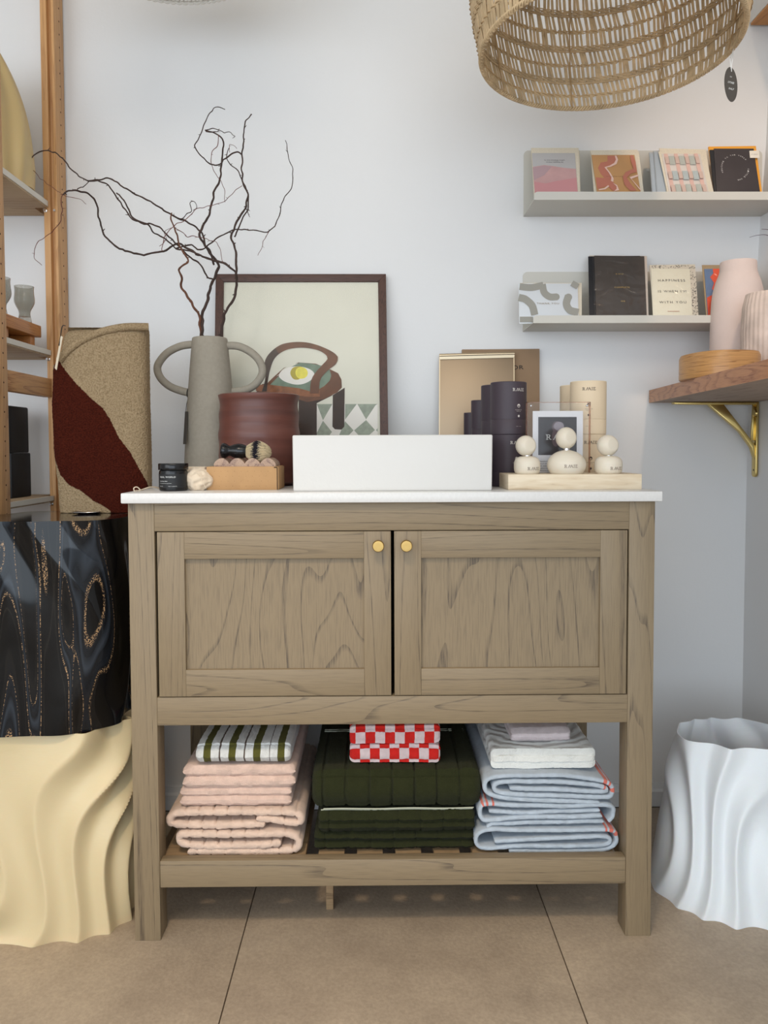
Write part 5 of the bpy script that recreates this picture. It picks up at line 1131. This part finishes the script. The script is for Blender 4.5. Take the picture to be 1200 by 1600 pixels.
# green stack
gG = 'dark green bath towels in the middle stack'; tg3 = terry('towel_dark_green', (46, 49, 28)); pale = mat('pale_hem', (186, 190, 170), .8)
def slabfold(z0, z1, yf, yb): r = (z1-z0)/4; return [(yb, z0+r), (yf+r*3, z0+r), (yf+r*1.4, z0+r*1.35), (yf+r, (z0+z1)/2), (yf+r*1.4, z1-r*1.35), (yf+r*3, z1-r), (yb, z1-r)]
def full(z0, z1, yf, yb, x0, x1, **k): return ribbon(slabfold(z0, z1, yf, yb), (z1-z0)*.52, 'x', x0, x1, step=.005, **k)
gx0, gx1 = zx(490, 1315)[0], zx(742, 1315)[0]; za, zb_, zc = ZS+.001, zx(600, 1303)[1], zx(600, 1269)[1]
towel('folded_towel', [full(za, zb_, YF+.014, .42, gx0, gx1, wstep=.003, gw=.0458, seed=8)], tg3, 'dark green ribbed bath towel at the bottom of the middle stack', gG)
g2x0, g2x1 = zx(497, 1285)[0], zx(743, 1285)[0]
t2 = towel('folded_towel', [full(zb_, zc, YF+.006, .42, g2x0, g2x1, wstep=.003, gw=.0458, seed=9)], tg3, 'dark green ribbed bath towel with pale hem, middle of the green ones', gG)
for dz, x0_, x1_ in ((.0005, 501, 740), (.0045, 505, 741)):
    A_, B_ = zx(x0_, 1270), zx(x1_, 1270)
    build('pale_hem', MB().tube(cr([(A_[0]+(B_[0]-A_[0])*i/8, YF+.013-dz, zc-.0005+dz+.0007*sin(i*1.7)) for i in range(9)], 4), .0011, 6), pale, t2, smooth=True, label='pale green hem edge')
zd = zx(600, 1268)[1]+.005; ze = .3185
g3x0, g3x1 = zx(487, 1240)[0], zx(752, 1240)[0]
t3 = towel('folded_towel', [full(zd, ze, YF-.006, .43, g3x0, g3x1, wstep=.003, gw=.0458, seed=10, wob=.003)], tg3, 'bulky dark green bath towel, topmost green one under the checked towels', gG)
for k, yy in enumerate((.262, .272)):
    build('pale_stripe', MB().tube([(g3x0+.012+(g3x1-g3x0-.024)*i/20, yy, ze+.0012) for i in range(21)], .0012, 6), pale, t3, smooth=True)
tr_d, tr_w = terry('towel_red', (222, 46, 40)), terry('towel_blush_white', (236, 214, 214))
cx0, cx1 = zx(545.5, 1185)[0], zx(690, 1185)[0]
zc0 = ze+.002; zh = (at(610, 1163, Y=YF+.035).z-zc0)
sq = (cx1-cx0)/9.15
for i, (lab) in enumerate(('red and pale pink checked cloth, lower of the two on the green towels', 'red and pale pink checked cloth, upper of the two on the green towels')):
    f = lambda w_, s, c, i=i: (int((w_-cx0+i*.009)/sq)+int((s+.004+i*.008)/.0178)) % 2
    z0 = zc0+i*(zh+.0005)
    towel('checked_cloth', [ribbon(slabfold(z0, z0+zh, YF+.030, .30), zh*.52, 'x', cx0+i*.0, cx1, step=.0030, wstep=.0022, matfn=f, seed=12+i, jit=.0004)], [tr_w, tr_d], lab, 'checked cloths on the middle stack')
# blue stack
gB = 'pale blue bath towels in the right stack'; tb = terry('towel_pale_blue', (190, 203, 216)); tbr = terry('towel_coral', (226, 120, 104))
def red_at(x0_, x1_, y0_, y1_):
    a, b2 = zx(730+x0_/3.75, 1110+y1_/3.75), zx(730+x1_/3.75, 1110+y0_/3.75)
    def f(w_, s, c): return 1 if a[0] <= c.x <= b2[0] and a[1] <= c.y <= b2[1] and int((c.x-a[0])/(b2[0]-a[0])*5) % 2 == 0 else 0
    return f
B1 = [(245, 822), (500, 824), (780, 818), (862, 785), (872, 740), (835, 700), (600, 700), (300, 702), (120, 698), (56, 735), (62, 790), (130, 808), (300, 793), (600, 793), (790, 788), (835, 765), (800, 738), (600, 742), (350, 755), (160, 768)]
B2a = [(830, 655), (858, 610), (830, 562), (600, 565), (300, 560), (110, 552), (76, 595), (90, 640), (130, 648), (300, 632), (600, 628), (790, 622)]
B2b = [(130, 600), (300, 606), (600, 596), (780, 590)]
B2c = [(800, 656), (500, 658), (260, 668), (150, 672), (118, 690)]
B3 = [(775, 545), (500, 532), (250, 520), (135, 495), (104, 450), (135, 400), (300, 385), (550, 388), (750, 408), (840, 440), (850, 490), (800, 512), (500, 503), (250, 495), (165, 470), (190, 428), (400, 422), (700, 436), (800, 455), (795, 480), (500, 468), (250, 462)]
towel('folded_towel', [ribbon(xz(B1, *R5), .0078, 'y', YF-.004, .42, step=.004, matfn=red_at(812, 880, 660, 740), seed=20, jit=.0005)], [tb, tbr], 'pale blue bath towel at the bottom of the right stack', gB)
towel('folded_towel', [ribbon(xz(B2a, *R5), .0085, 'y', YF, .42, step=.004, matfn=red_at(95, 160, 520, 575), seed=21, jit=.0005), ribbon(xz(B2b, *R5), .0085, 'y', YF+.003, .42, step=.004, seed=22, matfn=lambda *a: 0, jit=.0005), ribbon(xz(B2c, *R5), .0085, 'y', YF+.002, .42, step=.004, seed=23, matfn=lambda *a: 0, jit=.0005)], [tb, tbr], 'pale blue bath towel with coral edge stripes, middle of the blue ones', gB)
towel('folded_towel', [ribbon(xz(B3, *R5), .0088, 'y', YF, .44, step=.004, matfn=red_at(795, 865, 395, 470), seed=24, jit=.0005)], [tb, tbr], 'pale blue bath towel, topmost blue one under the white bath mat', gB)
zt3 = zx(850, 1110+388/3.75)[1]+.0065
wx0, wx1 = zx(770, 1180)[0], zx(936, 1180)[0]
tw_ = mat('towel_ivory_jacquard', (228, 230, 226), 1.0, sheen=.3); nt = tw_.node_tree; N = nt.nodes.new; L = nt.links.new
tc = N('ShaderNodeTexCoord'); wv = N('ShaderNodeTexWave'); wv.wave_type = 'RINGS'; wv.rings_direction = 'SPHERICAL'; wv.inputs['Scale'].default_value = 14; wv.inputs['Distortion'].default_value = 5; wv.inputs['Detail Scale'].default_value = 1.2; L(tc.outputs['Object'], wv.inputs[0])
nz = N('ShaderNodeTexNoise'); nz.inputs['Scale'].default_value = 600; L(tc.outputs['Object'], nz.inputs['Vector']); ad = N('ShaderNodeMath'); ad.operation = 'MULTIPLY_ADD'; L(nz.outputs['Fac'], ad.inputs[0]); ad.inputs[1].default_value = .45; L(wv.outputs['Fac'], ad.inputs[2])
bp = N('ShaderNodeBump'); bp.inputs['Distance'].default_value = .004; L(ad.outputs[0], bp.inputs['Height']); L(bp.outputs[0], nt.nodes['Principled BSDF'].inputs['Normal'])
zw1 = zt3+.043
towel('bath_mat', [full(zt3, zw1, YF+.022, .40, wx0, wx1, wstep=.004, seed=30, jit=.0006, wob=.003)], tw_, 'white bath mat with raised wave pattern on top of the blue towels', 'white mat', 'bath mat')
px0, px1 = zx(806, 1150)[0], zx(901, 1150)[0]
towel('folded_cloth', [full(zw1+.001, zw1+.030, YF+.050, .30, px0, px1, wstep=.004, seed=31)], terry('towel_lilac_white', (226, 214, 216)), 'small lilac white face cloth topmost on the right stack', 'face cloth', 'cloth')

# ================================================================== WOVEN LAMPS
m_cane = mat('seagrass', (196, 171, 134), .7, var=(40, .2), bump=(500, .0005)); m_cane2 = mat('seagrass_twist', (186, 156, 114), .7, var=(50, .2))
LC = Vector((.413, .015, 1.720))
def lz(dx, dy): return .016*dx-.046*dy
PRO = [(0, .240), (.05, .251), (.11, .261), (.18, .266), (.25, .258), (.31, .232), (.36, .185), (.40, .120), (.42, .06)]
def LR(h):
    for (a, r), (b2, s) in zip(PRO, PRO[1:]):
        if h <= b2: return r+(s-r)*(h-a)/(b2-a)
    return .06
def LPt(a, h, dr=0):
    r = LR(h)+dr; dx, dy = r*cos(a), r*sin(a); return LC+Vector((dx, dy, h+lz(dx, dy)))
lamp = thing('woven_pendant_lamp', tuple(LC+Vector((0, 0, .0))), 'large open weave seagrass pendant lampshade hanging at upper right', 'lamp')
rows = [.0, .030, .066, .102, .140, .178, .216, .255, .295, .335, .375, .415]
NS = 164; random.seed(21)
sm = MB()
for k in range(len(rows)-1):
    for i in range(NS if rows[k] < .3 else NS//2):
        n_s = NS if rows[k] < .3 else NS//2
        a0 = 2*pi*(i+random.uniform(-.16, .16))/n_s; lean_ = (.010 if k % 2 == 0 else .022)+random.uniform(-.005, .005); wdt = random.uniform(.0022, .0034)/LR(rows[k]); tkn = random.uniform(-.0006, .0006)
        h0, h1 = rows[k]-.004, rows[k+1]+.004
        a1 = a0+lean_/.25*.5
        p = [LPt(a0-wdt, h0, tkn-.0006), LPt(a0+wdt, h0, tkn-.0006), LPt(a0+wdt, h0, tkn+.0012), LPt(a0-wdt, h0, tkn+.0012)]; q2 = [LPt(a1-wdt, h1, tkn-.0006), LPt(a1+wdt, h1, tkn-.0006), LPt(a1+wdt, h1, tkn+.0012), LPt(a1-wdt, h1, tkn+.0012)]
        sm.add(p+q2, [(0, 1, 5, 4), (1, 2, 6, 5), (2, 3, 7, 6), (3, 0, 4, 7)])
tag(build('upright_canes', sm, m_cane, lamp), kind='stuff')
for k, h in enumerate(rows[1:]):
    mb = MB(); heavy = (k % 2 == 1)
    offs = (-.0045, 0, .0045) if heavy else (0,)
    for o in offs:
        for ph in (0, pi):
            P = []
            for i in range(480):
                a = 2*pi*i/480; P.append(LPt(a, h+o+.0016*cos(i*2*pi/10+ph+o*900), .0004+.0024*sin(i*2*pi/10+ph+o*900)))
            mb.tube(P, .0012 if heavy else .0010, 5, closed=True)
    if heavy: mb.tube([LPt(2*pi*i/200, h-.008, -.003) for i in range(200)], .0016, 6, closed=True)
    build('weaving_row', mb, m_cane2 if not heavy else m_cane, lamp, smooth=True)
mb = MB()
for o, ph in ((0, 0), (0, 2.1), (0, 4.2)):
    P = []
    for i in range(900):
        a = 2*pi*i/900; P.append(LPt(a, .000+.0034*sin(i*2*pi/11+ph), .0034*cos(i*2*pi/11+ph)))
    mb.tube(P, .0021, 6, closed=True)
for i in range(130):
    a = 2*pi*i/130; mb.tube([LPt(a, 0), LPt(a+.008, -.0035, .001), LPt(a+.022, -.0045, 0), LPt(a+.032, -.0005)], [.0016, .0020, .0020, .0016], 5)
build('braided_rim', mb, m_cane, lamp, smooth=True)
for k in range(8):
    a = pi/2+.045+2*pi*k/8; build('frame_wire', MB().tube([LPt(a, h, -.006) for h in [i*.02 for i in range(21)]], .0013, 6), mat('tan_wire', (176, 146, 104), .5), lamp, smooth=True)
build('top_cap', MB().lathe([(0, .415), (.062, .415), (.062, .421), (0, .424)], LC, 32), m_cane, lamp, smooth=True)
build('cable', MB().tube([LC+Vector((0, 0, .42)), (LC.x, LC.y, 2.85)], .003, 8), mat('lamp_cable', (230, 226, 216), .6), lamp, smooth=True)
# hang tag
aT = min([i*.01 for i in range(-30, 90)], key=lambda a: abs(topx(LPt(a, 0))[0]-1143)); Pt = LPt(aT, 0)
ht_ = thing('hang_tag', tuple(Pt), 'black oval hang tag on white string below the woven lampshade rim', 'tag')
ty = Pt.y; hp = Plane((0, ty, 0), (-.15, -1, 0))
tp_ = hp(1142, 104); 
build('string', MB().tube([LPt(aT, .004, .004), hp(1140.5, 92), tp_, hp(1142.5, 108)], .0007, 6).tube([LPt(aT+.02, .004, .004), hp(1145, 92), tp_+Vector((.001, 0, 0)), hp(1143, 112)], .0007, 6), m_wht, ht_, smooth=True)
oval = [(1142.2+10.2*cos(a)*.98+1.6*sin(a), 131.8+27.2*sin(a)) for a in [2*pi*i/40 for i in range(40)]]
tgc = build('oval_card', MB().slab([hp(x, y) for x, y in oval], (0, .0012, 0)), mat('tag_black', (66, 60, 54), .6), ht_)
ca_ = .12
letter('lettering', ht_, 'THE', hp, (1140, 120.5), (1143.2, 121.2), 1.4, m_wht, lift=.0006); letter('lettering', ht_, 'OTHER', hp, (1136.8, 129.5), (1146.6, 131.8), 3.0, m_wht, lift=.0006, sp=1.1); letter('lettering', ht_, 'HALF', hp, (1138.2, 139.5), (1146.0, 141.4), 3.0, m_wht, lift=.0006, sp=1.1)
# second lamp, mostly above the frame
W0 = Vector((-.462, .150, at(293, 8, Y=.370).z)); l2 = thing('woven_pendant_lamp', tuple(W0), 'white woven pendant lampshade showing only its scalloped rim at the top edge', 'lamp')
m_wc = mat('white_paper_cane', (214, 210, 202), .8)
mb = MB()
for q_ in range(3):
    for ph in (0, pi):
        mb.tube([W0+Vector(((.218-.006*q_)*cos(2*pi*i/600), (.218-.006*q_)*sin(2*pi*i/600), .004+.007*q_+.003*sin(i*2*pi/12+ph))) for i in range(600)], .0022, 6, closed=True)
build('braided_rim', mb, m_wc, l2, smooth=True)
sm = MB()
for i in range(150):
    a = 2*pi*i/150
    for (h0, r0), (h1, r1) in (((.005, .215), (.09, .200)), ((.09, .200), (.17, .150)), ((.17, .150), (.22, .05))):
        w_ = .0035; 
        p0 = W0+Vector((r0*cos(a), r0*sin(a), h0)); p1 = W0+Vector((r1*cos(a), r1*sin(a), h1)); sm.tube([p0, p1], [.0038*r0/.21+.0008, .0038*r1/.21+.0008], 4)
tag(build('upright_canes', sm, m_wc, l2), kind='stuff')
build('cable', MB().tube([W0+Vector((0, 0, .215)), (W0.x, W0.y, 2.85)], .003, 8), MATS['lamp_cable'], l2, smooth=True)
build('top_cap', MB().lathe([(0, .212), (.055, .212), (.055, .220), (0, .224)], W0, 32), m_wc, l2, smooth=True)
